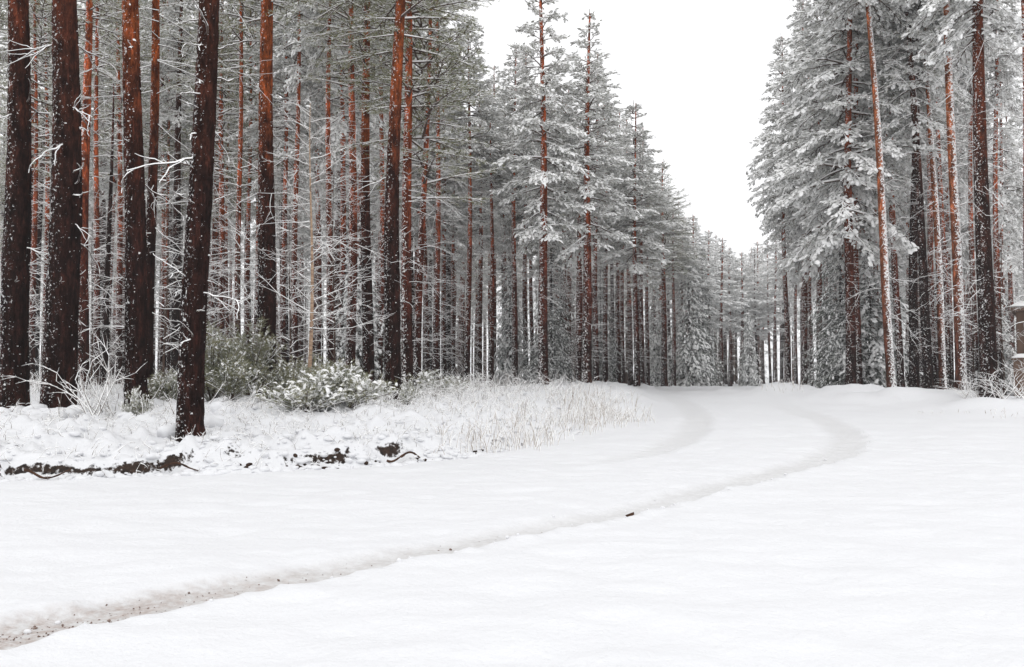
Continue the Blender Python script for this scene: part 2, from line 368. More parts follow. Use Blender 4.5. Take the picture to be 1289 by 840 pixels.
# ------------------------------------------------------------------ foliage prototypes
def tuft_proto(nn, spread, length, width, seed):
    """a shoot along +X: splayed needles (triangles)"""
    r = np.random.default_rng(seed); V = []; F = []
    for i in range(nn):
        t = .05 + .75 * i / nn; a = i * 2.4 + r.uniform(-.3, .3); el = spread * r.uniform(.7, 1.2)
        d = np.array([math.cos(el), math.sin(el) * math.cos(a), math.sin(el) * math.sin(a)]) * length * r.uniform(.8, 1.15)
        p = np.array([t, 0, 0]); s = np.cross(d, r.normal(size=3)); s = s / np.linalg.norm(s) * width
        k = len(V); V += [p - s, p + s, p + d]; F.append((k, k + 1, k + 2))
    return np.array(V), np.array(F)
LUMP_V = np.array([(-.15, 0, .0), (.15, .24, .0), (.72, .25, -.03), (1.0, .03, -.06), (.75, -.24, -.03), (.2, -.25, .0), (.25, .03, .26), (.72, -.02, .22)])
LUMP_F = np.array([(0, 6, 5), (0, 1, 6), (1, 7, 6), (1, 2, 7), (2, 3, 7), (3, 4, 7), (4, 6, 7), (4, 5, 6)])
def foliage_mesh(name, P, D, size, snow, needle_mat, segs=None, nn=7, spread=.75, nlen=.62, nwid=.05, seed=0, twigmat=None, lump=(1, 1, 1), bare=False):
    """P,D (n,3) shoot positions / directions; size (n,), snow (n,) size of the snow pad (0 = none)"""
    r = np.random.default_rng(seed); n = len(P); F = frames(D)
    roll = r.uniform(-.5, .5, n)
    M = F * size[:, None, None]
    Vs, blocks, mi, sm = [], [], [], []; base = 0
    for k in range(3):
        sel = np.arange(k, n, 3); pv, pf = tuft_proto(nn, spread, nlen, nwid, seed * 5 + k)
        V = stamp(pv, M[sel], P[sel]); Vs.append(V); blocks.append(stampf(pf, len(sel), len(pv)) + base); mi.append(0); sm.append(False); base += len(V)
    sel = np.nonzero(snow > .05)[0]
    pv = LUMP_V * np.array(lump)
    Ms = F[sel] * (size[sel] * snow[sel])[:, None, None]
    jit = r.uniform(.75, 1.3, (len(sel), 1, 3)); Ms = Ms * jit
    Pp = P[sel] + F[sel][:, :, 2] * (size[sel] * .06)[:, None]
    V = stamp(pv, Ms, Pp); V += r.normal(size=V.shape) * .006
    Vs.append(V); blocks.append(stampf(LUMP_F, len(sel), len(pv)) + base); mi.append(1); sm.append(True); base += len(V)
    if segs is not None:
        V, sq, bq = twig_segments(*segs)
        Vs.append(V); blocks += [sq + base, bq + base]; mi += [2 if bare else 1, 2]; sm += [False, False]
    return make_mesh(name, np.concatenate(Vs), blocks, [needle_mat, M_SNOW, twigmat or M_TWIG], mi, sm)

def pine_crown(name, L, Rm, seed, snowy=1.0, droop=.22, gap=.30, mat=None, tsize=.086, base_el=-8, dens=1.0):
    """crown of a Scots pine: whorls of limbs, side sprays ending in needle shoots padded with snow. Base at z=0, tip at L"""
    r = np.random.default_rng(seed); P, D, S, SN = [], [], [], []; A, B, ra, rb = [], [], [], []
    z = 0.0
    while z < L - .15:
        t = z / L; prof = (min(1, .55 + t * 2.2)) * (1 - t) ** .75 + .05
        nb = r.integers(4, 7) if t > .15 else r.integers(3, 5)
        a0 = r.uniform(0, 6.28)
        for k in range(nb):
            az = a0 + k * 6.283 / nb + r.uniform(-.35, .35)
            Lb = Rm * prof * r.choice([r.uniform(.55, .8), r.uniform(.85, 1.15)])
            el = R_(base_el + 50 * t ** 1.3 + r.uniform(-24, 22)); h = np.array([math.cos(az), math.sin(az), 0]); side = np.array([-h[1], h[0], 0])
            bend = r.uniform(-.2, .2)
            def pt(s): return np.array([0, 0, z]) + h * Lb * s * math.cos(el) + side * bend * s * s * Lb + np.array([0, 0, Lb * s * math.sin(el) - droop * Lb * s * s * (1 - t * .6)])
            pts = [pt(s) for s in (0, .33, .66, 1)]; rr = .012 + .012 * Lb
            for q in range(3):
                A.append(pts[q]); B.append(pts[q + 1]); ra.append(rr * (1 - q * .28)); rb.append(rr * (1 - (q + 1) * .28))
            ns = max(3, int(Lb * 10 * dens))
            for j in range(ns):
                s = .22 + .78 * (j + r.uniform(0, 1)) / ns; s = min(s, 1)
                p = pt(s); tg = pt(min(s + .05, 1.05)) - p; tg /= np.linalg.norm(tg)
                sg = 1 if j % 2 else -1
                ang = r.uniform(.5, 1.05) * (1 - .5 * s)
                d = tg * math.cos(ang) + side * sg * math.sin(ang) + np.array([0, 0, r.uniform(-.25, .18)])
                d /= np.linalg.norm(d); ls = Lb * .34 * (1.1 - s * .65) * r.uniform(.6, 1.2) + .08
                e = p + d * ls + np.array([0, 0, -.10 * ls])
                A.append(p); B.append(e); ra.append(.008); rb.append(.005)
                nt_ = max(2, int(ls / .039 * dens))
                for m_ in range(nt_):
                    f = .3 + .7 * (m_ + r.uniform(.3, 1)) / nt_
                    q = p + (e - p) * f + r.normal(size=3) * np.array([.035, .035, .025])
                    dd = d + r.normal(size=3) * .42 + np.array([0, 0, .12 - .2 * snowy])
                    P.append(q); D.append(dd); S.append(tsize * r.uniform(.75, 1.25)); SN.append(max(0, snowy * r.uniform(.5, 1.3)) if r.uniform() < .4 + .6 * snowy else 0)
            P.append(pt(1)); D.append(pt(1) - pt(.8)); S.append(tsize * 1.2); SN.append(snowy)
        z += gap * r.uniform(.45, 1.5)
    for k in range(5):
        P.append(np.array([0, 0, L - .2 + k * .08])); D.append(np.array([r.uniform(-.4, .4), r.uniform(-.4, .4), 1])); S.append(tsize); SN.append(.5)
    A.append((0, 0, L - .4)); B.append((0, 0, L + .2)); ra.append(.012); rb.append(.005)
    return foliage_mesh(name, np.array(P), np.array(D), np.array(S), np.array(SN), mat or M_NEEDLE, (A, B, ra, rb, 1.9), seed=seed)

def spruce_crown(name, H, Rm, seed, snowy=.8, mat=None):
    """Norway spruce: drooping fans from near the ground to the tip, dark needles under thick pads of snow"""
    r = np.random.default_rng(seed); P, D, S, SN = [], [], [], []; A, B, ra, rb = [], [], [], []
    z = .25
    while z < H - .1:
        t = z / H; Lmax = Rm * (1 - t) ** .85 + .08; a0 = r.uniform(0, 6.28); nb = r.integers(5, 8)
        for k in range(nb):
            az = a0 + k * 6.283 / nb + r.uniform(-.3, .3); Lb = Lmax * r.uniform(.65, 1.12); h = np.array([math.cos(az), math.sin(az), 0]); side = np.array([-h[1], h[0], 0])
            up0 = .25 * t - .15
            def pt(s): return np.array([0, 0, z]) + h * Lb * s + np.array([0, 0, Lb * (up0 * s - .55 * s * s + .18 * s ** 4) * (1 - .5 * t)])
            for q in range(3):
                A.append(pt(q / 3)); B.append(pt((q + 1) / 3)); ra.append(.016 - .004 * q); rb.append(.012 - .004 * q)
            ns = max(3, int(Lb * 11))
            for j in range(ns):
                s = .15 + .85 * (j + r.uniform()) / ns; p = pt(s); tg = pt(s + .04) - p; tg /= np.linalg.norm(tg)
                sg = 1 if j % 2 else -1; d = tg * .75 + side * sg * r.uniform(.3, .8) + np.array([0, 0, -.28]); d /= np.linalg.norm(d)
                ls = Lb * .3 * (1.1 - s * .75) + .1; nt_ = max(2, int(ls / .062))
                for m_ in range(nt_):
                    f = (m_ + r.uniform(.2, 1)) / nt_; q = p + d * ls * f + np.array([0, 0, -.12 * f * f]) + r.normal(size=3) * .02
                    P.append(q); D.append(d + r.normal(size=3) * .2 + np.array([0, 0, -.25])); S.append(.125 * r.uniform(.8, 1.2)); SN.append(snowy * r.uniform(.5, 1.6) if r.uniform() < .6 else 0)
        z += .24 * r.uniform(.8, 1.2)
    P.append(np.array([0, 0, H])); D.append(np.array([0, 0, 1.0])); S.append(.2); SN.append(.4)
    return foliage_mesh(name, np.array(P), np.array(D), np.array(S), np.array(SN), mat or M_NEEDLE_S, (A, B, ra, rb, 1.8), nn=9, spread=.6, nlen=.55, nwid=.07, seed=seed)

def grow(r, A, B, ra, rb, p, d, L, rad, depth, nseg=4, kids=(3, 5), up=.0, wig=.18):
    """recursive bare twigs"""
    pts = [np.array(p, float)]; d = np.array(d, float)
    for i in range(nseg):
        d = d + r.normal(size=3) * wig + np.array([0, 0, up]); d /= np.linalg.norm(d); pts.append(pts[-1] + d * L / nseg)
    for i in range(nseg):
        A.append(pts[i]); B.append(pts[i + 1]); ra.append(rad * (1 - .75 * i / nseg)); rb.append(rad * (1 - .75 * (i + 1) / nseg))
    if depth > 0:
        for k in range(r.integers(*kids)):
            i = r.integers(1, nseg + 1); q = pts[i]; dd = pts[i] - pts[i - 1]; dd /= np.linalg.norm(dd)
            s = r.normal(size=3); s -= s @ dd * dd; s /= np.linalg.norm(s) + 1e-9
            a = r.uniform(.5, 1.0); grow(r, A, B, ra, rb, q, dd * math.cos(a) + s * math.sin(a) * np.array([1, 1, .6]), L * r.uniform(.35, .6), max(rad * .55, .003), depth - 1, max(2, nseg - 1), kids, up, wig)
    return pts
def twig_mesh(name, A, B, ra, rb, bark, snow=1.8):
    V, sq, bq = twig_segments(A, B, ra, rb, snow)
    return make_mesh(name, V, [sq, bq], [M_SNOW, bark], [0, 1], False)
def dead_branches(name, z0, z1, n, seed, lmin, lmax, depth=1, rad=.0068):
    r = np.random.default_rng(seed); A, B, ra, rb = [], [], [], []
    for k in range(n):
        z = r.uniform(z0, z1); az = r.uniform(0, 6.28); f = (z - z0) / (z1 - z0)
        L = r.uniform(lmin, lmax) * (.45 + .75 * f)
        grow(r, A, B, ra, rb, (0, 0, z), (math.cos(az), math.sin(az), r.uniform(-.35, .25)), L + .12, rad, depth, 4, (2, 5), -.03)
    return twig_mesh(name, A, B, ra, rb, M_TWIG, 1.7)

def trunk_mesh(name, path, rad, k, mat, disp=0, seed=0, flare=.35):
    """path (n,3), rad (n,)"""
    n = len(path); th = np.arange(k) / k * 2 * math.pi
    zz = path[:, 2] - path[0, 2]
    rr = rad[:, None] * np.ones((1, k))
    fl = flare * np.exp(-zz / .22)[:, None]
    rr = rr * (1 + fl * (.6 + .5 * np.cos(th * 3 + seed)[None] + .25 * np.cos(th * 5 + seed * 2)[None]))
    X = np.cos(th)[None] * np.ones((n, 1)); Y = np.sin(th)[None] * np.ones((n, 1)); Z = np.broadcast_to(zz[:, None], (n, k))
    rr = rr * (1 + .025 * vnoise(X * 1.5, Y * 1.5, Z * 1.3, seed))
    if disp:
        f = rad[:, None] * np.ones((1, k)) / .2
        rg = 1 - np.abs(vnoise(X * 5.5 * f, Y * 5.5 * f, Z * 4.2, seed + 5)) * 1.7
        rr = rr + disp * (rg * (1 - .65 * sstep(3.0, 5.5, Z)) + .6 * vnoise(X * 12 * f, Y * 12 * f, Z * 11, seed + 7))
    V = np.stack([path[:, 0:1] + X * rr, path[:, 1:2] + Y * rr, np.broadcast_to(path[:, 2:3], (n, k))], 2).reshape(-1, 3)
    V = np.concatenate([V, path[-1:] + np.array([[0, 0, rad[-1]]])])
    i = (np.arange(n - 1)[:, None] * k + np.arange(k)[None]); j = (np.arange(n - 1)[:, None] * k + (np.arange(k)[None] + 1) % k)
    F = np.stack([i, j, j + k, i + k], 2).reshape(-1, 4)
    c = np.arange(k) + (n - 1) * k; T = np.stack([c, (np.arange(k) + 1) % k + (n - 1) * k, np.full(k, n * k)], 1)
    return make_mesh(name, V, [F, T], [mat])

CROWN_L, CROWN_R = 8.0, 1.55
CROWNS = {
    'p': [pine_crown('pine_crown', CROWN_L, CROWN_R, 100 + i, 1.3) for i in range(4)],
    'f': [pine_crown('pine_crown_hazed', CROWN_L, CROWN_R, 150, 1.35, mat=M_NEEDLE_F, dens=.9)],
    'g': [pine_crown('pine_crown_green', CROWN_L, CROWN_R, 200 + i, .42, droop=.1, mat=M_NEEDLE_G, base_el=2, dens=.85) for i in range(2)],
    'w': [pine_crown('pine_crown_heavy', CROWN_L, CROWN_R, 300 + i, 1.35, mat=M_NEEDLE_W, droop=.42, gap=.27, base_el=-10, tsize=.076, dens=1.1) for i in range(2)],
}
SPRUCES = [spruce_crown('spruce_crown', 8, 1.7, 400, .6), spruce_crown('spruce_crown', 6, 1.2, 401, 1.0)]
DEAD = [dead_branches('dead_branches', .9, 6.6, 46, 500 + i, .5, 1.5) for i in range(4)]

# ------------------------------------------------------------------ trees
def bare_trunk_path(p0, p1, rz=0, n=26, seed=0, wob=.05):
    r = np.random.default_rng(seed); t = np.linspace(0, 1, n)
    a, b = r.uniform(0, 6.28, 2); L = np.linalg.norm(p1 - p0)
    P = p0[None] + (p1 - p0)[None] * t[:, None]
    P[:, 0] += wob * np.sin(t * 5 + a) * np.sin(t * math.pi); P[:, 1] += wob * np.sin(t * 4 + b) * np.sin(t * math.pi)
    return P
def empty(name, loc):
    o = bpy.data.objects.new(name, None); COL.objects.link(o); o.location = loc; o.empty_display_size = .2
    return o
FLECK = bmesh.new(); bmesh.ops.create_icosphere(FLECK, subdivisions=1, radius=1)
FV = np.array([v.co[:] for v in FLECK.verts]); FF = np.array([[v.index for v in f.verts] for f in FLECK.faces]); FLECK.free()

def near_branch(name, seed, L, rad):
    r = np.random.default_rng(seed); A, B, ra, rb = [], [], [], []
    grow(r, A, B, ra, rb, (0, 0, 0), (1, 0, r.uniform(-.25, .35)), L, rad, 1, 7, (1, 4), .0, .2)
    A, B, ra, rb = map(np.array, (A, B, ra, rb)); V, sq, bq = twig_segments(A, B, ra, rb, 1.0)
    # a rounded bead of snow along the upper side
    F = frames(B - A); n = len(A); k = 5; th = np.linspace(-.25, math.pi + .25, k)
    def ring(P, rr): 
        rr = rr * r.uniform(.45, 1.25, n) + .003
        return np.stack([P + F[:, :, 1] * (np.cos(t) * rr * 1.15)[:, None] + F[:, :, 2] * ((np.sin(t) * 1.1 + .35) * rr)[:, None] for t in th], 1)
    V2 = np.concatenate([ring(A, ra), ring(B, rb)], 1).reshape(-1, 3)
    pf = [[q, q + 1, q + 1 + k, q + k] for q in range(k - 1)]
    f2 = stampf(pf, n, 2 * k) + len(V)
    return make_mesh(name, np.concatenate([V, V2]), [np.concatenate([sq, bq]), f2], [M_TWIG, M_SNOW], [0, 1], [False, True])
NB = [near_branch('branch', 600 + i, L, rd) for i, (L, rd) in enumerate([(.22, .010), (.5, .011), (.3, .010), (.75, .012), (.42, .011), (.16, .010), (1.25, .014), (.9, .012)])]

USED = []
def pine(xb, d, wpx, label, xt=None, ytop=None, H=None, cb=6.5, cr=1.55, kind='p', bark=None, near=False, group=None, dead=True, var=None, nbr=14, cat='pine tree', nm='pine_tree', zb=None):
    """xb base column, d metres away, wpx trunk width in the photograph, xt column where it leaves the frame top"""
    seed = len(USED) + 1; r = random.Random(seed)
    xt = xb if xt is None else xt
    g = at(xb, 470, d); x0, y0 = g[0], d; z0 = ground_z(x0, y0) - .04
    D = wpx / FPX * d
    q = at(xt, 0, d); sl = (q[0] - x0) / (q[2] - z0)
    if ytop is not None:
        H = at(xb, ytop, d)[2] - z0
    H = H or r.uniform(13.5, 16.5)
    sly = r.uniform(-.012, .012)
    dirv = np.array([sl, sly, 1.0])
    root = empty(nm, (x0, y0, z0)); tag(root, label, cat, group)
    n = 30
    if near: zs = np.concatenate([np.arange(0, 6.4, .045), np.linspace(6.4, H, 22)])
    else: zs = np.linspace(0, H, 34)
    path = dirv[None] * zs[:, None]
    wa, wb_ = r.uniform(0, 6), r.uniform(0, 6); amp = .05 if near else .035
    path[:, 0] += amp * (np.sin(zs * .55 + wa) - math.sin(wa)) * np.minimum(1, zs / 3); path[:, 1] += amp * (np.sin(zs * .45 + wb_) - math.sin(wb_))
    rad = D / 2 * (1.0 - .84 * (zs / H) ** 1.2); rad = np.maximum(rad, .018)
    k = 44 if near else (16 if d < 30 else 10)
    tm = trunk_mesh('trunk', path, rad, k, bark or (M_BARK_NEAR if near else M_BARK_MID),   .013 if near else 0, seed, .24 if near else .3)
    obj('trunk', tm, root)
    tilt = Vector((0, 0, 1)).rotation_difference(Vector(dirv)).to_euler()
    if kind:
        cl = max(2.5, H - cb); i = r.randrange(len(CROWNS[kind])) if var is None else var
        c = obj('crown', CROWNS[kind][i], root, (np.interp(cb, zs, path[:, 0]), np.interp(cb, zs, path[:, 1]), cb))
        c.scale = (cr / CROWN_R, cr / CROWN_R, cl / CROWN_L)
        c.rotation_mode = 'XYZ'; c.rotation_euler = (tilt.x, tilt.y, r.uniform(0, 6.28))
    if near:
        for b in range(nbr):
            z = r.uniform(1.2, 5.8); az = r.uniform(0, 6.28)
            c = np.array([np.interp(z, zs, path[:, 0]), np.interp(z, zs, path[:, 1]), z]); rr = np.interp(z, zs, rad) * .85
            o = obj('branch', NB[r.randrange(6)], root, (c[0] + math.cos(az) * rr, c[1] + math.sin(az) * rr, z))
            o.rotation_euler = (r.uniform(-.4, .4), r.uniform(-.35, .3), az); s = r.uniform(.6, 1.15); o.scale = (s, s, s)
        rn = np.random.default_rng(seed); m = 1300
        z = rn.uniform(.1, 6.2, m); az = rn.uniform(0, 6.283, m); cl = vnoise(np.cos(az) * 3, np.sin(az) * 3, z * 1.2, seed) + .35 * (1 - z / 6)
        keep = cl > .12; z, az = z[keep], az[keep]; m = len(z)
        cx, cy, rr = np.interp(z, zs, path[:, 0]), np.interp(z, zs, path[:, 1]), np.interp(z, zs, rad) * (1 + .18 * np.exp(-z / .25)) + .002
        P = np.stack([cx + np.cos(az) * rr, cy + np.sin(az) * rr, z], 1)
        X = np.stack([np.cos(az), np.sin(az), 0 * az], 1); Y = np.stack([-np.sin(az), np.cos(az), 0 * az], 1); Zv = np.tile((0, 0, 1.0), (m, 1))
        sz = np.minimum(.0014 * np.exp(rn.normal(0, .95, m)) + .0006, .013)
        Mx = np.stack([X * (sz * .8)[:, None], Y * (sz * rn.uniform(.7, 2.4, m))[:, None], Zv * (sz * rn.uniform(.6, 1.8, m))[:, None]], 2)
        Vf = stamp(FV, Mx, P); Vf = Vf + rn.normal(size=Vf.shape) * np.repeat(sz, len(FV))[:, None] * .35; f = obj('snow_flecks', make_mesh('snow_flecks', Vf, [stampf(FF, m, len(FV))], [M_SNOW]), root); f['kind'] = 'stuff'
    elif dead:
        o = obj('dead_branches', DEAD[r.randrange(4)], root); o.rotation_euler = (tilt.x, tilt.y, r.uniform(0, 6.28)); s = r.uniform(.85, 1.25)
        o.scale = (s * .9, s * .9, cb / 6.6 if cb > 3 else .55); o['kind'] = 'stuff'
    USED.append((x0, y0)); return root

# --- front row of the left wood
pine(20, 13.3, 32, 'dark pine trunk cut by the left edge of the picture', 14, near=True, H=16, cb=8.5, kind='g', bark=M_BARK_RED)
pine(75, 13.0, 39, 'thickest dark pine trunk, snow-capped shrub at its foot, second from left', 75, near=True, H=17, cb=9, kind='g', nbr=26, bark=M_BARK_RED)
pine(105, 19, 15, 'slim reddish pine trunk just right of the thickest dark trunk', 113, H=14, cb=8, kind='g')
pine(172, 13.4, 26, 'straight pine trunk glowing orange near the top, in front of a twin stem', 174, near=True, H=16, cb=8.5, kind='g', nbr=6)
pine(186, 15.5, 14, 'thin dark twin stem pressed behind the straight orange-topped trunk', 189, H=15, cb=8.5, kind='g', bark=M_BARK_NEAR)
pine(240, 10.9, 31, 'nearest dark pine trunk, leaning, with snowy branch stubs on both sides', 254, near=True, H=16, cb=9, kind='g', nbr=34, bark=M_BARK_RED)
pine(335, 17.0, 23, 'pine trunk turning orange upward, between the nearest trunk and the pale birch', 341, near=True, H=15, cb=7.5, kind='g', nbr=8)
pine(441, 21, 13, 'reddish pine trunk, left one of the close pair right of the birch', 444, H=14, cb=7, kind='g')
pine(464, 20, 15, 'reddish pine trunk, right one of the close pair right of the birch', 463, H=14, cb=7, kind='g', bark=M_BARK_NEAR)
pine(494, 16.5, 20, 'tall pine trunk, orange above and dark below, at the edge of the wood', 504, near=True, H=14, cb=7, cr=1.9, kind='g', nbr=7)
pine(513, 18, 15, 'pine trunk hugging the right side of the tall orange and dark trunk', 512, H=13.5, cb=6, cr=1.7, kind='g')
pine(524, 19, 10, 'slender red pine with olive green crown overhanging the bank', 539, H=11.5, cb=4.3, cr=2.0, kind='g')
# snag with a broken top
def snag():
    r = pine(132, 22, 9, 'thin dead pine snag with a broken top among the left trunks', 142, ytop=105, kind=None, dead=True, cb=5, bark=M_BARK_DARK, cat='dead tree', nm='dead_tree')
snag()
for xb, d, wp, xt, lab in ((40, 25, 8, 42, 'thin pine trunk behind, between the edge trunk and the thickest trunk'), (150, 26, 8, 151, 'thin pine trunk just left of the straight orange-topped trunk'), (213, 30, 6, 212, 'thin pine trunk between the twin stem and the nearest leaning trunk'),
        (277, 26, 9, 279, 'thin pine trunk first to the right of the nearest leaning trunk'), (287, 31, 6, 288, 'thinner pine trunk second to the right of the nearest leaning trunk'), (312, 28, 7, 314, 'thin pine trunk third to the right of the nearest leaning trunk'),
        (321, 30, 6, 321, 'thin pine trunk close on the left of the orange-tinted trunk'), (357, 25, 8, 358, 'thin pine trunk between the orange-tinted trunk and the pale birch'), (400, 28, 8, 402, 'thin pine trunk close on the right of the pale birch'), (428, 24, 9, 430, 'thin pine trunk left of the close reddish pair')):
    pine(xb, d, wp, lab, xt, kind='g' if xb < 330 else 'p', cb=6.2, group='second row pine trunks of the left wood')
for xb, d, wp, lab in ((160, 35, 5, 'very thin far pine glimpsed just left of the orange-topped trunk'), (203, 31, 6, 'very thin pine just left of the nearest leaning trunk'), (226, 37, 5, 'faint far pine directly behind the nearest leaning trunk')):
    pine(xb, d, wp, lab, xb + 2, kind='p', H=18, cb=8, cr=1.9, group='second row pine trunks of the left wood')
# --- the line of pines along the road, towards the gap
pine(684, 24, 13, 'tall snowy pine with red trunk whose tip leaves the top of the picture', 680, ytop=-70, cb=4.2, cr=1.5, kind='p', var=0)
pine(738, 25, 13, 'snowy cone-shaped pine whose tip stands against the sky at centre', 743, ytop=18, cb=4.0, cr=1.6, kind='p', var=1)
pine(802, 30, 8, 'snowy pine third in the descending skyline left of the gap', 800, ytop=130, cb=4.0, cr=1.75, kind='p', var=2)
pine(874, 46, 7, 'smaller snowy pine stepping the skyline down beside the gap', 872, ytop=272, cb=3.5, cr=2.0, kind='f')
pine(836, 36, 8, 'greenish snowy pine between the third skyline pine and the gap', 833, ytop=205, cb=4.5, cr=1.9, kind='g')
RP = ((538, 30, 7, 60, 'first thin pine right of the slender red pine with olive crown'), (559, 30, 7, 40, 'second thin pine right of the olive-crowned red pine'), (571, 32, 6, 90, 'third thin pine right of the olive-crowned red pine'), (603, 30, 8, 105, 'fourth thin pine right of the olive-crowned red pine'),
      (618, 27, 8, 150, 'dark slim pine near the grass, fifth right of the olive-crowned pine'), (637, 34, 6, 120, 'very thin pine third to the left of the tall tipless pine'), (662, 32, 7, 60, 'slim pine second to the left of the tall tipless pine'), (671, 34, 6, 150, 'very thin pine touching the left of the tall tipless pine'),
      (692, 33, 6, 90, 'very thin pine touching the right of the tall tipless pine'), (711, 30, 8, 130, 'red slim pine midway between the tall tipless and the cone-shaped pine'), (728, 28, 9, 150, 'red pine trunk close on the left of the cone-shaped pine'), (762, 32, 7, 120, 'slim pine first right of the cone-shaped pine'),
      (778, 33, 7, 140, 'slim pine second right of the cone-shaped pine'), (784, 36, 6, 170, 'very thin pine third right of the cone-shaped pine'), (808, 33, 7, 160, 'slim pine close on the right of the third skyline pine'), (815, 37, 6, 215, 'thin pine second right of the third skyline pine'),
      (848, 42, 6, 262, 'thin pine just right of the greenish snowy pine'), (860, 45, 5, 275, 'very thin pine left of the olive and green spruces by the gap'))
for xb, d, wp, yt, lab in RP:
    pine(xb, d, wp, lab, xb + random.uniform(-4, 4), ytop=yt, cb=random.uniform(4.8, 6.2), cr=random.uniform(1.2, 1.6), kind='p', group='roadside pines left of the gap')
GAPN = ('first', 'second', 'third', 'fourth', 'fifth', 'sixth', 'seventh', 'eighth')
for k, (xb, d, wp, yt) in enumerate(((893, 52, 6, 290), (908, 50, 6, 300), (919, 56, 5, 315), (933, 56, 6, 318), (946, 66, 5, 318), (953, 62, 5, 305), (960, 70, 5, 310), (975, 56, 5, 300))):
    pine(xb, d, wp, GAPN[k] + ' from left of the small distant pines across the gap', xb, ytop=yt, cb=3.6, cr=1.7, kind='f', group='distant pines closing the gap')
# --- right wood
pine(992, 33, 7, 'tall slim pine standing alone at the open left side of the right wood', 984, H=13.4, cb=6.4, cr=1.35, kind='w')
pine(1012, 32, 8, 'pine second from the gap in the right wood', 1008, H=14.6, cb=6.0, cr=1.5, kind='w')
pine(1032, 30, 8, 'pine third from the gap in the right wood', 1028, H=16, cb=4.8, cr=2.3, kind='w', var=0)
pine(1020, 35, 6, 'thin pine squeezed between the second and third pines past the gap', 1018, H=15, cb=6, cr=1.5, kind='w')
pine(1071, 25, 13, 'reddish pine trunk rising left of a twin before the drooping spruce', 1072, bark=M_BARK_FAR, H=15, cb=4.6, cr=2.3, kind='w', var=1)
pine(1080, 26, 10, 'reddish pine trunk, right twin before the drooping spruce', 1078, H=15, cb=5, cr=1.8, kind='w')
pine(1122, 23, 11, 'leaning pine trunk plastered with snow, leftmost of the white-speckled trunks', 1091, H=17, cb=10.5, cr=1.8, kind='w', bark=M_BARK_PLASTER)
pine(1134, 26, 9, 'red pine trunk between two white-speckled leaning trunks', 1118, H=16.5, cb=9, cr=1.7, kind='w')
pine(1150, 25, 12, 'dark upright pine trunk behind the leaning black one', 1150, H=16, cb=8, cr=1.6, kind='p', bark=M_BARK_DARK)
pine(1170, 24, 12, 'blackish leaning pine trunk in the middle of the right wood', 1138, H=15, cb=7.5, cr=1.5, kind='p', bark=M_BARK_DARK)
pine(1187, 24, 9, 'thin white-speckled leaning trunk, middle one of three', 1166, H=16, cb=9.5, cr=1.7, kind='w', bark=M_BARK_PLASTER)
pine(1210, 21, 13, 'white-speckled pine trunk with orange bark, rightmost of three', 1193, H=17, cb=10.3, cr=1.8, kind='w', bark=M_BARK_PLASTER)
pine(1244, 20.5, 21, 'thickest dark red trunk of the right wood, beside the hut', 1234, bark=M_BARK_RED, H=16.5, cb=8.6, cr=1.8, kind='w')
pine(1299, 20, 10, 'red pine trunk cut by the right edge of the picture', 1284, H=17, cb=10, cr=1.8, kind='w')
for xb, d, wp, lab in ((1002, 42, 5, 'very thin pine between the lone slim pine and the second past the gap'), (1041, 36, 6, 'thin pine just right of the third pine past the gap'), (1053, 40, 5, 'thin pine behind the large drooping spruce'), (1098, 32, 6, 'thin pine left of the leftmost white-speckled trunk'), (1142, 33, 6, 'thin pine behind the dark upright trunk of the right wood'),
        (1160, 36, 5, 'thin pine between the dark upright and the leaning black trunk'), (1197, 31, 7, 'thin pine just left of the rightmost white-speckled trunk'), (1222, 34, 6, 'thin pine between the rightmost speckled and the thickest red trunk'), (1262, 32, 6, 'thin pine between the thickest red trunk and the edge trunk')):
    pine(xb, d, wp, lab, xb - 5, H=random.uniform(13, 16), cb=5.2, cr=1.6, kind='w', group='second row pines of the right wood')

for xb, d, wp, xt, lab in ((1062, 29, 7, 1058, 'slim red trunk close left of the reddish twin trunks'), (1088, 28, 8, 1080, 'slim red trunk close right of the reddish twin trunks'), (1104, 28, 7, 1090, 'slim leaning red trunk crossing behind the leftmost speckled trunk'), (1128, 30, 7, 1112, 'slim red trunk just right of the leftmost speckled trunk foot'),
        (1176, 28, 8, 1158, 'slim red leaning trunk right of the leaning black trunk'), (1194, 27, 7, 1180, 'slim red trunk between the middle and rightmost speckled trunks'), (1228, 29, 7, 1220, 'slim red trunk left of the thickest red trunk foot'), (1258, 28, 8, 1254, 'slim red trunk right of the thickest red trunk')):
    pine(xb, d, wp, lab, xt, H=17, cb=9.5, cr=1.4, kind='w', bark=M_BARK_MID, group='slim red trunks of the right wood')
for xb, d, wp, lab in ((58, 28, 7, 'slim dark trunk showing left of the thickest trunk'), (122, 24, 8, 'slim red trunk left of the broken snag'), (258, 24, 8, 'slim dark trunk touching the right side of the nearest leaning trunk'), (300, 24, 8, 'slim red trunk midway between the nearest leaning and orange-tinted trunks'), (372, 23, 8, 'slim dark trunk close on the left of the birch stem'), (415, 22, 9, 'slim red trunk second right of the birch'), (452, 26, 8, 'slim trunk inside the close reddish pair'), (478, 24, 8, 'slim dark trunk left of the tall orange and dark trunk'), (548, 25, 8, 'slim dark trunk above the snow-capped bush by the grass'), (588, 26, 8, 'slim dark trunk above the left end of the grass'), (648, 28, 8, 'slim red trunk above the grass, left of the tall tipless pine'), (750, 29, 8, 'slim dark trunk touching the right of the cone-shaped pine foot')):
    pine(xb, d, wp, lab, xb + 2, H=16 if xb < 560 else 11, cb=8.6 if xb < 560 else 6.5, cr=1.3, kind='g' if xb < 330 else 'p', bark=M_BARK_MID, group='slim trunks filling the left wood')
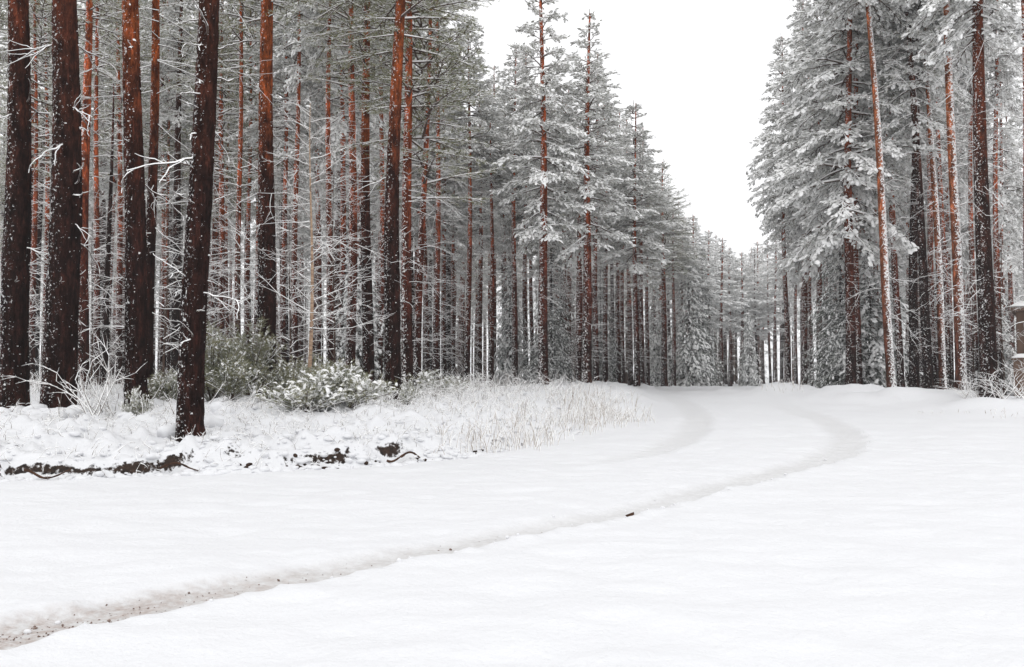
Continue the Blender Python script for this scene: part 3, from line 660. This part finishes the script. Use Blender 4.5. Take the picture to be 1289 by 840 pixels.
# --- the depth of the woods: copies of five trees
PROTO = []
for i in range(5):
    H = 13.5; zs = np.linspace(0, H, 26); r = np.random.default_rng(70 + i)
    path = np.stack([.04 * np.sin(zs * .5 + i), .04 * np.sin(zs * .4 + 2 * i), zs], 1)
    tm = trunk_mesh('trunk', path, np.maximum(.125 * (1.1 - .95 * (zs / H) ** 1.15), .018), 9, (M_BARK_FAR, M_BARK_FAR, M_BARK_DARK, M_BARK_FAR, M_BARK_DARK)[i], 0, i)
    PROTO.append((tm, H))
SKY_X = [560, 585, 600, 640, 700, 745, 790, 830, 860, 885, 925, 975]; SKY_Y = [-400, -20, 130, 30, 60, 60, 140, 215, 270, 285, 318, 305]
def place(x, y, label, group, kinds):
    i = random.randrange(5); tm, H = PROTO[i]
    px = W0 / 2 + x / y * FPX; z0 = ground_z(x, y) - .05
    s = random.uniform(.9, 1.2) if px > 560 else random.uniform(1.1, 1.35)
    if 560 < px < 980:
        hmax = at(px, np.interp(px, SKY_X, SKY_Y), y)[2] - z0
        s = min(s, hmax / H)
        if s < .5: return False
    for ux, uy in USED:
        if (ux - x) ** 2 + (uy - y) ** 2 < 1.5 ** 2: return False
    root = empty('pine_tree', (x, y, z0)); tag(root, label, 'pine tree', group)
    root.rotation_euler = (random.gauss(0, .012), random.gauss(0, .015), random.uniform(0, 6.28)); root.scale = (s, s, s)
    obj('trunk', tm, root)
    cb = random.uniform(6.0, 8.0) if px < 560 else (random.uniform(5.2, 7) if px > 980 else min(random.uniform(5.4, 7), H * .6)); k = random.choice(kinds); c = obj('crown', random.choice(CROWNS[k]), root, (0, 0, cb))
    cr = random.uniform(1.1, 1.55) / CROWN_R; c.scale = (cr, cr, (H - cb) / CROWN_L); c.rotation_euler.z = random.uniform(0, 6.28)
    o = obj('dead_branches', random.choice(DEAD), root); o.rotation_euler.z = random.uniform(0, 6.28); o.scale = (.85, .85, cb / 6.2); o['kind'] = 'stuff'
    USED.append((x, y)); return True
ZL = ((-999, 20, 'beyond the left edge trunk'), (20, 75, 'between the edge trunk and the thickest trunk'), (75, 172, 'between the thickest and the orange-topped trunk'), (172, 236, 'between the orange-topped and the nearest leaning trunk'), (236, 335, 'between the nearest leaning and the orange-tinted trunk'), (335, 388, 'between the orange-tinted trunk and the birch'), (388, 464, 'between the birch and the close reddish pair'), (464, 524, 'behind the tall orange and dark trunk'),
      (524, 603, 'right of the olive-crowned red pine'), (603, 684, 'left of the tall tipless pine'), (684, 738, 'between the tall tipless and the cone-shaped pine'), (738, 802, 'between the cone-shaped and the third skyline pine'), (802, 999, 'between the third skyline pine and the gap'))
ZR = ((0, 1071, 'behind the large drooping spruce'), (1071, 1150, 'behind the leftmost white-speckled trunk'), (1150, 1210, 'behind the leaning black trunk'), (1210, 1250, 'behind the thickest red trunk'), (1250, 9999, 'near the right edge'))
zone = lambda px, Z: next(t for a, b, t in Z if a <= px < b)
cnt = [0, 0, 0]; tries = 0
while tries < 6000 and (cnt[0] < 142 or cnt[1] < 40 or cnt[2] < 14):
    tries += 1; px = random.uniform(-90, 1380); y = math.sqrt(random.uniform(22 ** 2, 68 ** 2)); x = (px - W0 / 2) / FPX * y
    s = float(poly_dist(np.array([x]), np.array([y]), EDGE)[0][0])
    if px < 850 and s > 1.5 and cnt[0] < 142 and (px < 560 or y > 30):
        if y < 26 and px > 250: continue
        cnt[0] += place(x, y, 'pine deep in the left wood seen ' + zone(px, ZL), 'pines deep in the left wood', ('p', 'p', 'g'))
    elif px > 1010 and y > 29 and cnt[1] < 40:
        cnt[1] += place(x, y, 'pine deep in the right wood ' + zone(px, ZR), 'pines deep in the right wood', ('w', 'p'))
    elif 850 <= px <= 1010 and y > 54 and cnt[2] < 14:
        cnt[2] += place(x, y, 'tiny far pine in the wood that fills the gap', 'far pines filling the gap', ('f',))
# --- the wood far beyond, one mass
def far_wood():
    r = np.random.default_rng(91); A, B, ra, rb = [], [], [], []; P, D, S, SN = [], [], [], []
    for k in range(540):
        px = r.uniform(-420, 1720); y = r.uniform(68, 105); x = (px - W0 / 2) / FPX * y; z = .35
        H = r.uniform(11, 15); low = r.uniform() < .18
        if 560 < px < 985: H = min(H, at(px, np.interp(px, SKY_X, SKY_Y) + 6, y)[2] - z)
        A.append((x, y, z - .3)); B.append((x, y, z + H)); ra.append(.12); rb.append(.03)
        for j in range(46 if low else 34):
            t = r.uniform(.02 if low else .35, 1); az = r.uniform(0, 6.28); rr = 1.9 * (1 - t) ** .7 + .1; q = r.uniform(.2, 1)
            for m_ in range(2):
                q = r.uniform(.15, 1)
                P.append((x + math.cos(az) * rr * q, y + math.sin(az) * rr * q, z + H * t - .3 * q)); D.append((math.cos(az) + r.normal() * .3, math.sin(az) + r.normal() * .3, -.2)); S.append(.6 * r.uniform(.6, 1.2)); SN.append(r.uniform(.4, .95))
    return foliage_mesh('far_wood', np.array(P), np.array(D), np.array(S), np.array(SN), M_NEEDLE_F, (A, B, ra, rb, 1.0), nn=3, nwid=.1, seed=9, bare=True)
tag(obj('far_wood', far_wood()), 'far snowy wood reading as one grey mass behind everything', 'wood', kind='stuff')
# --- spruces
def spruce(px, d, H, label, i, rs=1.0, group=None):
    x = at(px, 470, d)[0]; z = ground_z(x, d) - .03; root = empty('spruce_tree', (x, d, z)); tag(root, label, 'spruce tree', group)
    Hp = (8, 6)[i]; zs = np.linspace(0, H * .98, 12)
    obj('trunk', trunk_mesh('trunk', np.stack([0 * zs, 0 * zs, zs], 1), np.maximum(.012 * H * (1 - zs / H), .012), 9, M_BARK_DARK, 0, 3), root)
    c = obj('crown', SPRUCES[i], root); c.scale = (H / Hp * rs, H / Hp * rs, H / Hp); c.rotation_euler.z = random.uniform(0, 6)
    USED.append((x, d))
spruce(1060, 27.2, 7.0, 'large drooping spruce, dark green under snow, behind the reddish twin trunks', 0, .85)
spruce(1096, 27, 6.5, 'dark spruce half hidden behind the leaning white-speckled trunk', 1, 1.1)
spruce(942, 47, 4.2, 'small narrow snow-laden spruce standing in the gap beyond the crest', 1, .8)
spruce(694, 29, 6.0, 'dark green spruce between the tall red-trunked pines of the roadside stand', 0, .8)
spruce(452, 24, 5.0, 'dark spruce behind the close pair of reddish trunks', 1, .9)
spruce(642, 30, 4.5, 'young spruce under the pines left of the tall snowy pine', 1, .85)
spruce(756, 33, 5.0, 'young spruce under the pines right of the cone-shaped pine', 0, .8)
spruce(885, 46, 7.5, 'olive spruce at the last trees left of the gap', 0, .75)
spruce(824, 47, 6.0, 'small spruce filling the dark space under the third skyline pine', 1, .9)
spruce(868, 43, 7.0, 'drooping green spruce next to the greenish pine by the gap', 1, .9)
spruce(1254, 29, 3.8, 'bushy young spruce left of the wooden hut', 1, 1.1)

# ------------------------------------------------------------------ bare birches and saplings
def birch_mesh(name, H, seed, nb, lmax, z0, depth=2, bark=None, rad=.009):
    r = np.random.default_rng(seed); A, B, ra, rb = [], [], [], []
    for k in range(nb):
        z = z0 + (H - z0) * (k + r.uniform()) / nb; az = r.uniform(0, 6.28); f = 1 - (z - z0) / (H - z0) * .75
        grow(r, A, B, ra, rb, (0, 0, z), (math.cos(az), math.sin(az), r.uniform(.1, .7)), lmax * f * r.uniform(.6, 1.1), rad, depth, 4, (2, 5), -.035, .2)
    return twig_mesh(name, A, B, ra, rb, bark or M_TWIGL, 2.0)
BIRCH_TW = [birch_mesh('twigs', 5.4, 700, 44, 1.7, 1.3, rad=.007), birch_mesh('twigs', 5.0, 701, 22, 1.5, .7), birch_mesh('twigs', 4.2, 702, 20, 1.3, .5)]
def sapling(x, y, H, label, i, trunk_r, mat, group=None, nm='bare_sapling', cat='sapling'):
    z = ground_z(x, y) - .03; root = empty(nm, (x, y, z)); tag(root, label, cat, group); Hp = (5.4, 5.0, 4.2)[i]
    zs = np.linspace(0, H, 16); sd = random.uniform(0, 6)
    P = np.stack([.03 * np.sin(zs * 1.1 + sd) - .03 * math.sin(sd), .03 * np.sin(zs * .9), zs], 1)
    obj('trunk', trunk_mesh('trunk', P, np.maximum(trunk_r * (1 - .9 * zs / H), .006), 10, mat, 0, 2, .15), root)
    c = obj('twigs', BIRCH_TW[i], root); c['kind'] = 'stuff'; s = H / Hp; c.scale = (s, s, s); c.rotation_euler.z = random.uniform(0, 6)
    return root
g = at(388, 470, 15.6); sapling(g[0], 15.6, 5.4, 'slender pale birch with fine snowy twigs in front of the left wood', 0, .042, M_BIRCH, nm='birch_tree', cat='birch tree')
SPL = 'bare saplings inside the left wood'
for px, d, i, H in ((60, 19, 1, 4.6), (115, 22, 2, 4.2), (205, 18, 1, 5), (255, 21, 2, 4.5), (300, 20, 1, 5.2), (365, 21, 2, 4.6), (420, 19, 1, 4.8), (350, 26, 1, 5.5), (235, 27, 2, 5), (150, 29, 1, 5.5), (20, 24, 2, 5), (90, 31, 1, 5.5), (405, 30, 2, 5.5), (300, 32, 1, 5.8), (480, 27, 2, 4.6), (200, 36, 1, 6), (545, 26, 1, 4), (585, 28, 2, 4)):
    sapling(at(px, 470, d)[0], d, H, 'bare snow-coated sapling in the left wood ' + zone(px, ZL), i, .028, M_TWIG, SPL)
for px, d, i, H in ((1100, 29, 1, 5), (1155, 28, 2, 4.6), (1225, 27, 1, 5), (1265, 25, 2, 4.6), (1060, 33, 2, 5)):
    sapling(at(px, 470, d)[0], d, H, 'bare snow-coated sapling in the right wood ' + zone(px, ZR), i, .028, M_TWIG, 'bare saplings inside the right wood')

# ------------------------------------------------------------------ shrubs on the bank
def shrub_mesh(seed, H, Rr, nst, mat, snow, tsize=.075, spread_up=.9):
    """juniper / young pine bush: ascending stems thick with needle shoots"""
    r = np.random.default_rng(seed); P, D, S, SN = [], [], [], []; A, B, ra, rb = [], [], [], []
    for k in range(nst):
        az = r.uniform(0, 6.28); out_ = r.uniform(.1, 1) ** .7 * Rr; h = H * r.uniform(.55, 1.0) * (1 - .35 * out_ / Rr)
        tip = np.array([math.cos(az) * out_, math.sin(az) * out_, h]); mid = np.array([tip[0] * .35, tip[1] * .35, h * .55])
        def pt(s): return (1 - s) ** 2 * np.zeros(3) + 2 * s * (1 - s) * mid + s * s * tip
        for q in range(4):
            A.append(pt(q / 4)); B.append(pt((q + 1) / 4)); ra.append(.012 - .002 * q); rb.append(.01 - .002 * q)
        for j in range(16):
            s = .2 + .8 * (j + r.uniform()) / 16; p = pt(s); d = r.normal(size=3); d[2] = abs(d[2]) * spread_up; d /= np.linalg.norm(d); ls = r.uniform(.08, .2) * (1.2 - .5 * s)
            for m_ in range(3):
                P.append(p + d * ls * (m_ + 1) / 3 + r.normal(size=3) * .02); D.append(d + r.normal(size=3) * .3 + (0, 0, .2)); S.append(tsize * r.uniform(.8, 1.2)); SN.append(snow * r.uniform(.5, 1.3) if r.uniform() < .55 else 0)
    return foliage_mesh('foliage', np.array(P), np.array(D), np.array(S), np.array(SN), mat, (A, B, ra, rb, 1.5), nn=8, spread=.7, nlen=.7, nwid=.05, seed=seed, lump=(1, 1.3, 1.3))
def shrub(px, d, me_, label, s=(1, 1, 1), group=None, nm='juniper_bush', cat='bush', pn='foliage'):
    x = at(px, 470, d)[0]; root = empty(nm, (x, d, ground_z(x, d) - .03)); tag(root, label, cat, group)
    f = obj(pn, me_, root); f['kind'] = 'stuff'; f.scale = s; f.rotation_euler.z = random.uniform(0, 6); return root
J = [shrub_mesh(800 + i, H, Rr, ns, M_NEEDLE_J, sn) for i, (H, Rr, ns, sn) in enumerate([(1.25, .55, 40, .45), (.8, .5, 32, .6), (.6, .7, 20, 1.0)])]
shrub(268, 15.5, J[0], 'tall olive juniper bush right behind the nearest leaning trunk', (1.15, 1.15, 1.3))
shrub(312, 16.5, J[0], 'olive juniper bush beside the orange-tinted trunk, left of the birch', (1.25, 1.25, 1.3))
shrub(292, 15.0, J[1], 'lower juniper bush between the two taller olive junipers')
shrub(365, 15.8, J[1], 'thin juniper bush at the left of the birch foot', (1, 1, 1.2))
shrub(404, 15.2, J[0], 'upright juniper bush at the right of the birch foot', (.8, .8, .85))
shrub(425, 14.6, J[1], 'rounded juniper bush under the close pair of reddish trunks', (1.1, 1.1, 1))
shrub(385, 13.2, J[2], 'low snow-laden juniper in front of the birch', (1.2, 1, 1))
shrub(438, 13.6, J[2], 'low snow-laden juniper left of the tall orange and dark trunk', (1.25, 1.1, 1.1))
shrub(410, 14.1, J[1], 'snow-capped juniper between the two low snow-laden ones', (1, 1, .9))
shrub(212, 14.8, J[1], 'small juniper between the twin stems and the nearest leaning trunk', (.9, .9, .8))
shrub(548, 18, J[2], 'snow-capped bush at the edge of the wood by the grass', (1.3, 1, .9))
shrub(175, 12.7, J[2], 'tiny young pine at the foot of the orange-topped trunk', (.35, .35, .8))
shrub(512, 15.3, J[2], 'tiny snow-capped seedling right of the tall orange and dark trunk', (.35, .35, .8))
def bare_shrub_mesh(seed, H, n, rad=.006, bark=None, spread=.55, depth=2):
    r = np.random.default_rng(seed); A, B, ra, rb = [], [], [], []
    for k in range(n):
        az = r.uniform(0, 6.28); grow(r, A, B, ra, rb, (r.normal() * .05, r.normal() * .05, 0), (math.cos(az) * spread, math.sin(az) * spread, 1), H * r.uniform(.6, 1.05), rad, depth, 4, (2, 4), .02, .16)
    return twig_mesh('twigs', A, B, ra, rb, bark or M_TWIGL, 2.4)
BS = [bare_shrub_mesh(900, 1.0, 9, .008), bare_shrub_mesh(901, .7, 7, .005, spread=.9, depth=1)]
for k, (px, d, s) in enumerate(((1235, 20, .6), (1262, 19.6, .75), (1284, 19.3, .7), (1215, 20.3, .5))):
    shrub(px, d, BS[0], ['snowy mound of twigs under the thickest red trunk', 'snowy bush mound before the hut', 'snowy bush mound cut by the right edge', 'small snowy bush at the foot of the rightmost speckled trunk'][k], (s * 1.4, s * 1.4, s), nm='bare_shrub', cat='shrub', pn='twigs')
shrub(120, 12.2, BS[0], 'bare shrub white with snow between the two left dark trunks', (1, 1, 1.05), nm='bare_shrub', cat='shrub', pn='twigs')
shrub(140, 13, BS[1], 'smaller bare shrub behind the white snowy one', nm='bare_shrub', cat='shrub', pn='twigs')
shrub(985, 25.5, BS[1], 'bare snowy shrub on the mound at the crest of the road', (1.1, 1.1, .9), nm='bare_shrub', cat='shrub', pn='twigs')

# snow pillows on dwarf shrubs, their twigs, roots and clods of the cut bank
ico = bmesh.new(); bmesh.ops.create_icosphere(ico, subdivisions=2, radius=1)
IV = np.array([v.co[:] for v in ico.verts]); IF = np.array([[v.index for v in f.verts] for f in ico.faces]); ico.free()
def scatter_bank(n, smin, smax, ymax, seed, xmin=-12, xmax=3.5):
    r = np.random.default_rng(seed); X = []; 
    while len(X) < n:
        x = r.uniform(xmin, xmax, 4000); y = r.uniform(7, ymax, 4000); s, _ = poly_dist(x, y, EDGE)
        k = (s > smin) & (s < smax) & (y > np.abs(x) * 1.6); X += list(zip(x[k], y[k]))
    return np.array(X[:n])
def blobs(name, P, rad, flat, seed, sink=.3, mat=None):
    r = np.random.default_rng(seed); n = len(P); z = base_height(P[:, 0], P[:, 1])
    a = r.uniform(0, 6.28, n); c, s = np.cos(a), np.sin(a); sx = rad * r.uniform(.8, 1.5, n); sy = rad * r.uniform(.8, 1.2, n); sz = rad * flat * r.uniform(.8, 1.2, n); O = 0 * a
    Mx = np.stack([np.stack([c * sx, s * sx, O], 1), np.stack([-s * sy, c * sy, O], 1), np.stack([O, O, sz], 1)], 2)
    V = stamp(IV, Mx, np.stack([P[:, 0], P[:, 1], z + sz * (1 - 2 * sink) * .6], 1))
    Q = V / .05; rr = np.repeat(rad, len(IV))[:, None]
    V = V + np.stack([vnoise(Q[:, 0] * .6, Q[:, 1] * .6, Q[:, 2] * .6, 60 + i) for i in range(3)], 1) * rr * .28
    return make_mesh(name, V, [stampf(IF, n, len(IV))], [mat or M_SNOW_G])
P = np.concatenate([scatter_bank(520, .02, .9, 15, 21), scatter_bank(550, .5, 4.5, 17, 22), scatter_bank(520, -.16, .14, 13, 23)])
rd = .011 + .05 * np.random.default_rng(5).uniform(0, 1, len(P)) ** 2.5
tag(obj('snow_clumps', blobs('snow_clumps', P, rd * 1.15, .55, 24, .42)), 'clumps of snow on the dwarf shrubs of the bank', 'snow', kind='stuff')
# thicker pillows at the foot of the big trunks
P2 = np.array([at(px, 470, d)[:2] for px, d in ((45, 12.6), (60, 12.5), (75, 12.4), (88, 12.5), (68, 12.35), (98, 12.7), (25, 12.9), (268, 11.6), (275, 12.4), (285, 12.2), (262, 12.2), (215, 11.0), (5, 12.6))])
tag(obj('snow_pillows', blobs('snow_pillows', P2, np.full(len(P2), .14), .8, 25, .25)), 'rounded pillows of snow around the feet of the big trunks', 'snow', kind='stuff')
r = np.random.default_rng(33); A, B, ra, rb = [], [], [], []
TW = np.concatenate([scatter_bank(1500, .02, 4.5, 17, 34), scatter_bank(800, .6, 7, 19, 35, -4, 4), scatter_bank(700, 3.5, 18, 30, 36, -16, 4)])
for (x, y), z in zip(TW, base_height(TW[:, 0], TW[:, 1])):
    grow(r, A, B, ra, rb, (x, y, z - .02), (r.normal() * .5, r.normal() * .5, 1), r.uniform(.05, .2) * (1 + 1.5 * float(sstep(13, 18, y))), .0032, 1, 2, (1, 4), -.1, .3)
tag(obj('undergrowth', twig_mesh('undergrowth', A, B, ra, rb, M_TWIGL, 2.8)), 'snow-dusted dwarf shrub twigs covering the forest bank', 'undergrowth', kind='stuff')
r = np.random.default_rng(38); A, B, ra, rb = [], [], [], []
US = scatter_bank(1100, 2.6, 20, 31, 39, -18, 4)
for (x, y), z in zip(US, base_height(US[:, 0], US[:, 1])):
    grow(r, A, B, ra, rb, (x, y, z - .02), (r.normal() * .4, r.normal() * .4, 1), r.uniform(.2, .6), .0075, 1, 3, (2, 4), -.05, .25)
tag(obj('brushwood', twig_mesh('brushwood', A, B, ra, rb, M_TWIGL, 1.6)), 'grey snow-dusted brushwood covering the floor of the left wood', 'brushwood', kind='stuff')
# clods of dark earth and stones in the cut
PC = scatter_bank(110, -.06, .14, 13.2, 26); keep = vnoise(PC[:, 0] * 1.1, PC[:, 1] * 1.1, seed=71) > .05
PC = PC[keep]; rc = np.random.default_rng(6).uniform(.01, .032, len(PC))
tag(obj('soil_clods', blobs('soil_clods', PC, rc, .8, 27, .3, M_SOIL)), 'clods of dark bare earth along the cut bank', 'soil', kind='stuff')
def tube(pts, rad, k=7):
    pts = np.array(pts, float); n = len(pts); T = norm(np.gradient(pts, axis=0)); F = frames(T); th = np.arange(k) / k * 6.2832
    V = (pts[:, None] + F[:, None, :, 1] * (np.cos(th)[None] * rad[:, None])[:, :, None] + F[:, None, :, 2] * (np.sin(th)[None] * rad[:, None])[:, :, None]).reshape(-1, 3)
    i = np.arange(n - 1)[:, None] * k + np.arange(k)[None]; j = np.arange(n - 1)[:, None] * k + (np.arange(k)[None] + 1) % k
    return V, np.stack([i, j, j + k, i + k], 2).reshape(-1, 4)
rr_ = random.Random(12)
for k, (px, py, ln, lab) in enumerate(((232, 582, .8, 'dark root along the cut bank below the nearest leaning trunk'), (60, 592, .7, 'exposed root in the cut bank near the left edge'),
                                       (505, 572, .6, 'tangled root where the cut bank meets the grass'), (520, 568, .5, 'upper dark root where the cut bank meets the grass'))):
    p = hit(px, py + 8); n = 12; t = np.linspace(0, 1, n); an = rr_.uniform(-.1, .5)
    X = p[0] + (t - .5) * ln * .6 * math.cos(an); Y = p[1] + (t - .5) * ln * math.sin(an) + .03 * np.sin(t * 7 + k) - .02
    Z = np.maximum(base_height(X, Y, True), .03) + .05 + .05 * np.sin(t * 5 + k * 2)
    Z -= .035; V, F = tube(np.stack([X, Y, Z], 1), .014 * (1 - .7 * t) + .004 * np.sin(t * 20) ** 2)
    o = obj('root', make_mesh('root', V - np.array([X[0], Y[0], Z[0]]), [F], [M_ROOT]), None, (X[0], Y[0], Z[0])); tag(o, lab, 'root', 'roots in the cut bank')

# ------------------------------------------------------------------ dry grass under snow
r = np.random.default_rng(44); A, B, ra, rb = [], [], [], []
for px, py, n, hh, sp in ((610, 560, 40, .40, .35), (640, 562, 45, .45, .4), (665, 555, 45, .42, .4), (690, 548, 35, .35, .4), (720, 540, 60, .42, .45), (745, 535, 70, .45, .5), (765, 528, 70, .42, .5), (785, 530, 50, .36, .45), (735, 525, 50, .4, .5), (650, 530, 25, .3, .6), (580, 560, 30, .28, .4), (605, 535, 25, .25, .6), (772, 508, 30, .4, .4), (740, 500, 30, .45, .4), (990, 492, 30, .3, .5), (1265, 520, 14, .12, .5), (1240, 522, 12, .1, .5), (1160, 520, 10, .08, .4)):
    c = hit(px, py)
    for k in range(n):
        x, y = c[0] + r.normal() * sp * .6, c[1] + r.normal() * sp * .7; z = ground_z(x, y) - .02
        az = r.uniform(0, 6.28); ln = hh * r.uniform(.4, 1.1); bend = r.uniform(.2, 1.1); p = np.array([x, y, z])
        for q in range(4):
            el = math.pi / 2 - bend * (q + .6) / 3; pn = p + ln / 4 * np.array([math.cos(az) * math.cos(el), math.sin(az) * math.cos(el), math.sin(el)])
            A.append(p); B.append(pn); ra.append(.0045 - .0007 * q); rb.append(.0038 - .0007 * q); p = pn
tag(obj('dry_grass', twig_mesh('dry_grass', A, B, ra, rb, M_GRASS, 2.6)), 'dry grass stalks coated with snow along the road edge', 'grass', kind='stuff')

# ------------------------------------------------------------------ grit in the near rut
C = TRACKS[0]; r = np.random.default_rng(55); pts = []
while len(pts) < 320:
    i = r.integers(0, len(C)); 
    if r.uniform() > C[i, 5] ** 1.5: continue
    tn = C[min(i + 1, len(C) - 1), :2] - C[max(i - 1, 0), :2]; tn /= np.linalg.norm(tn); o = r.normal() * .38 * C[i, 2]
    pts.append((C[i, 0] - tn[1] * o + r.normal() * .03, C[i, 1] + tn[0] * o + r.normal() * .03))
pts = np.array(pts); dhh, _, _ = track_fields(pts[:, 0], pts[:, 1]); z = base_height(pts[:, 0], pts[:, 1]) + dhh; n = len(pts)
sz = .0026 * np.exp(r.normal(0, .45, n)); Mx = np.einsum('n,ij->nij', sz, np.eye(3)) * r.uniform(.6, 1.4, (n, 1, 3))
V = stamp(FV, Mx, np.stack([pts[:, 0], pts[:, 1], z + .001], 1)) + r.normal(size=(n * len(FV), 3)) * .0012
tag(obj('gravel', make_mesh('gravel', V, [stampf(FF, n, len(FV))], [M_STONE], None, False)), 'brown grit showing in the near wheel rut', 'gravel', kind='stuff')
r = np.random.default_rng(57); pts = []
for C in TRACKS[:1]:
    for k in range(200):
        i = r.integers(0, 300); tn = C[i + 1, :2] - C[i, :2]; tn /= np.linalg.norm(tn); o = -(C[i, 2] + r.normal() * .035 + .01) if r.uniform() < .8 else r.normal() * C[i, 2] * .5
        pts.append((C[i, 0] - tn[1] * o, C[i, 1] + tn[0] * o))
pts = np.array(pts); rc = .004 + .014 * r.uniform(0, 1, len(pts)) ** 3
dhh, _, _ = track_fields(pts[:, 0], pts[:, 1]); me = blobs('snow_crumbs', pts, rc, .75, 58, .3); co = np.empty(len(me.vertices) * 3, np.float32); me.vertices.foreach_get('co', co); co = co.reshape(-1, 3); co[:, 2] += np.repeat(dhh, len(IV)); me.vertices.foreach_set('co', co.ravel())
tag(obj('snow_crumbs', me), 'crumbs of snow broken off along the wheel rut', 'snow', kind='stuff')
# curled scrap of bark on the snow beside the rut
p = hit(793, 650); zc = ground_z(*p)
u_, v_ = np.meshgrid(np.linspace(-1, 1, 9), np.linspace(-1, 1, 7)); u_, v_ = u_.ravel(), v_.ravel()
Vt = np.stack([u_ * .034, v_ * .016 * (1 - .5 * u_ ** 2), .018 - .014 * v_ ** 2 + .006 * u_], 1); Vb = Vt - np.array([0, 0, .005])
i0 = (np.arange(6)[:, None] * 9 + np.arange(8)[None]).ravel(); Fq = np.stack([i0, i0 + 1, i0 + 10, i0 + 9], 1)
bord = list(range(9)) + [9 * k + 8 for k in range(1, 7)] + [54 + k for k in range(7, -1, -1)] + [9 * k for k in range(5, 0, -1)]
Fs = np.array([[bord[k], bord[k - 1], bord[k - 1] + 63, bord[k] + 63] for k in range(len(bord))])
o = obj('bark_scrap', make_mesh('bark_scrap', np.concatenate([Vt, Vb]), [Fq, Fq[:, ::-1] + 63, Fs], [M_ROOT]), None, (p[0], p[1], zc + .012)); o.rotation_euler = (.1, -.15, .2)
tag(o, 'small dark scrap of bark lying beside the wheel rut', 'bark scrap')

# ------------------------------------------------------------------ wooden hut at the right edge
def box(name, parent, x0, x1, y0, y1, z0, z1, mat):
    V = [(x, y, z) for z in (z0, z1) for y in (y0, y1) for x in (x0, x1)]
    return obj(name, make_mesh(name, V, [[(0, 2, 3, 1), (4, 5, 7, 6), (0, 1, 5, 4), (1, 3, 7, 5), (3, 2, 6, 7), (2, 0, 4, 6)]], [mat], None, False), parent)
hx, hy = at(1281, 470, 25)[0], 25.0; hz = ground_z(hx, hy) - .05
hut = empty('wooden_hut', (hx, hy, hz)); hut.rotation_euler.z = -math.atan2(hx, hy) - .04; tag(hut, 'small brown wooden hut at the right edge behind the trees', 'hut')
for k in range(13):
    if 3 <= k <= 6:
        box('plank', hut, k * .2, k * .2 + .19, 0, .035, 0, 1.35, M_WOOD); box('plank', hut, k * .2, k * .2 + .19, 0, .035, 2.0, 2.4, M_WOOD)
    else: box('plank', hut, k * .2, k * .2 + .19, 0, .035, 0, 2.4, M_WOOD)
box('shade_panel', hut, .6, 1.4, .05, .08, 1.3, 2.05, M_DARK)  # dark panel behind the gap in the planks, painted shade of the interior
for k in range(10): box('plank', hut, -.002, .033, .04 + k * .2, .23 + k * .2, 0, 2.4, M_WOOD)
box('wall', hut, .04, 2.6, 2.1, 2.14, 0, 2.4, M_WOOD); box('wall', hut, 2.6, 2.64, 0, 2.1, 0, 2.4, M_WOOD)
rf = box('roof', hut, -.12, 2.9, -.4, 2.4, 2.403, 2.5, M_WOOD)
def snow_slab(parent, x0, x1, y0, y1, z, h):
    n = 16; u, v = np.meshgrid(np.linspace(0, 1, n), np.linspace(0, 1, n)); e = np.minimum(np.minimum(u, 1 - u), np.minimum(v, 1 - v)); hh = h * sstep(0, .12, e + .03) * (1 + .15 * vnoise(u * 4, v * 4, seed=3))
    V = np.stack([x0 + u * (x1 - x0), y0 + v * (y1 - y0), z + hh], 2).reshape(-1, 3); i = (np.arange(n - 1)[:, None] * n + np.arange(n - 1)[None]).ravel()
    return obj('snow_cover', make_mesh('snow_cover', V, [np.stack([i, i + 1, i + n + 1, i + n], 1)], [M_SNOW]), parent)
snow_slab(rf, -.15, 2.93, -.43, 2.43, 2.495, .2)
wb = empty('wood_box', (hx - .52, hy - .8, hz)); wb.rotation_euler.z = hut.rotation_euler.z; tag(wb, 'low brown timber box capped with snow in front of the hut', 'box')
for k in range(4): box('plank', wb, 0, 1.6, 0, .04, .02 + k * .25, .26 + k * .25, M_WOOD); box('plank', wb, -.042, -.002, 0, .6, .02 + k * .25, .26 + k * .25, M_WOOD)
box('lid', wb, -.08, 1.65, -.05, .64, 1.03, 1.07, M_WOOD); snow_slab(wb, -.09, 1.66, -.06, .65, 1.068, .13)

# ------------------------------------------------------------------ thin winter haze
hb_ = bpy.data.meshes.new('haze')
x0, x1, y0, y1, z0, z1 = gx.min() - 4, gx.max() + 4, gy.min() - 4, gy.max() + 4, gz.min() - 1.2, 23.0
hb_.from_pydata([(x, y, z) for z in (z0, z1) for y in (y0, y1) for x in (x0, x1)], [], [(0, 2, 3, 1), (4, 5, 7, 6), (0, 1, 5, 4), (1, 3, 7, 5), (3, 2, 6, 7), (2, 0, 4, 6)])
hm = bpy.data.materials.new('haze'); hm.use_nodes = True; hn = hm.node_tree.nodes; hn.clear()
ho = hn.new('ShaderNodeOutputMaterial'); hv = hn.new('ShaderNodeVolumePrincipled'); hv.inputs['Color'].default_value = (.97, .975, .985, 1); hv.inputs['Density'].default_value = .0008
hm.node_tree.links.new(hv.outputs[0], ho.inputs['Volume']); hb_.materials.append(hm)
tag(obj('haze', hb_), 'thin pale winter haze between the trees', 'haze', kind='stuff')
if 0: print('TRIS', sum(sum(len(p.vertices) - 2 for p in m.polygons) for m in bpy.data.meshes) if False else sum(len(m.loops) - 2 * len(m.polygons) for m in bpy.data.meshes))
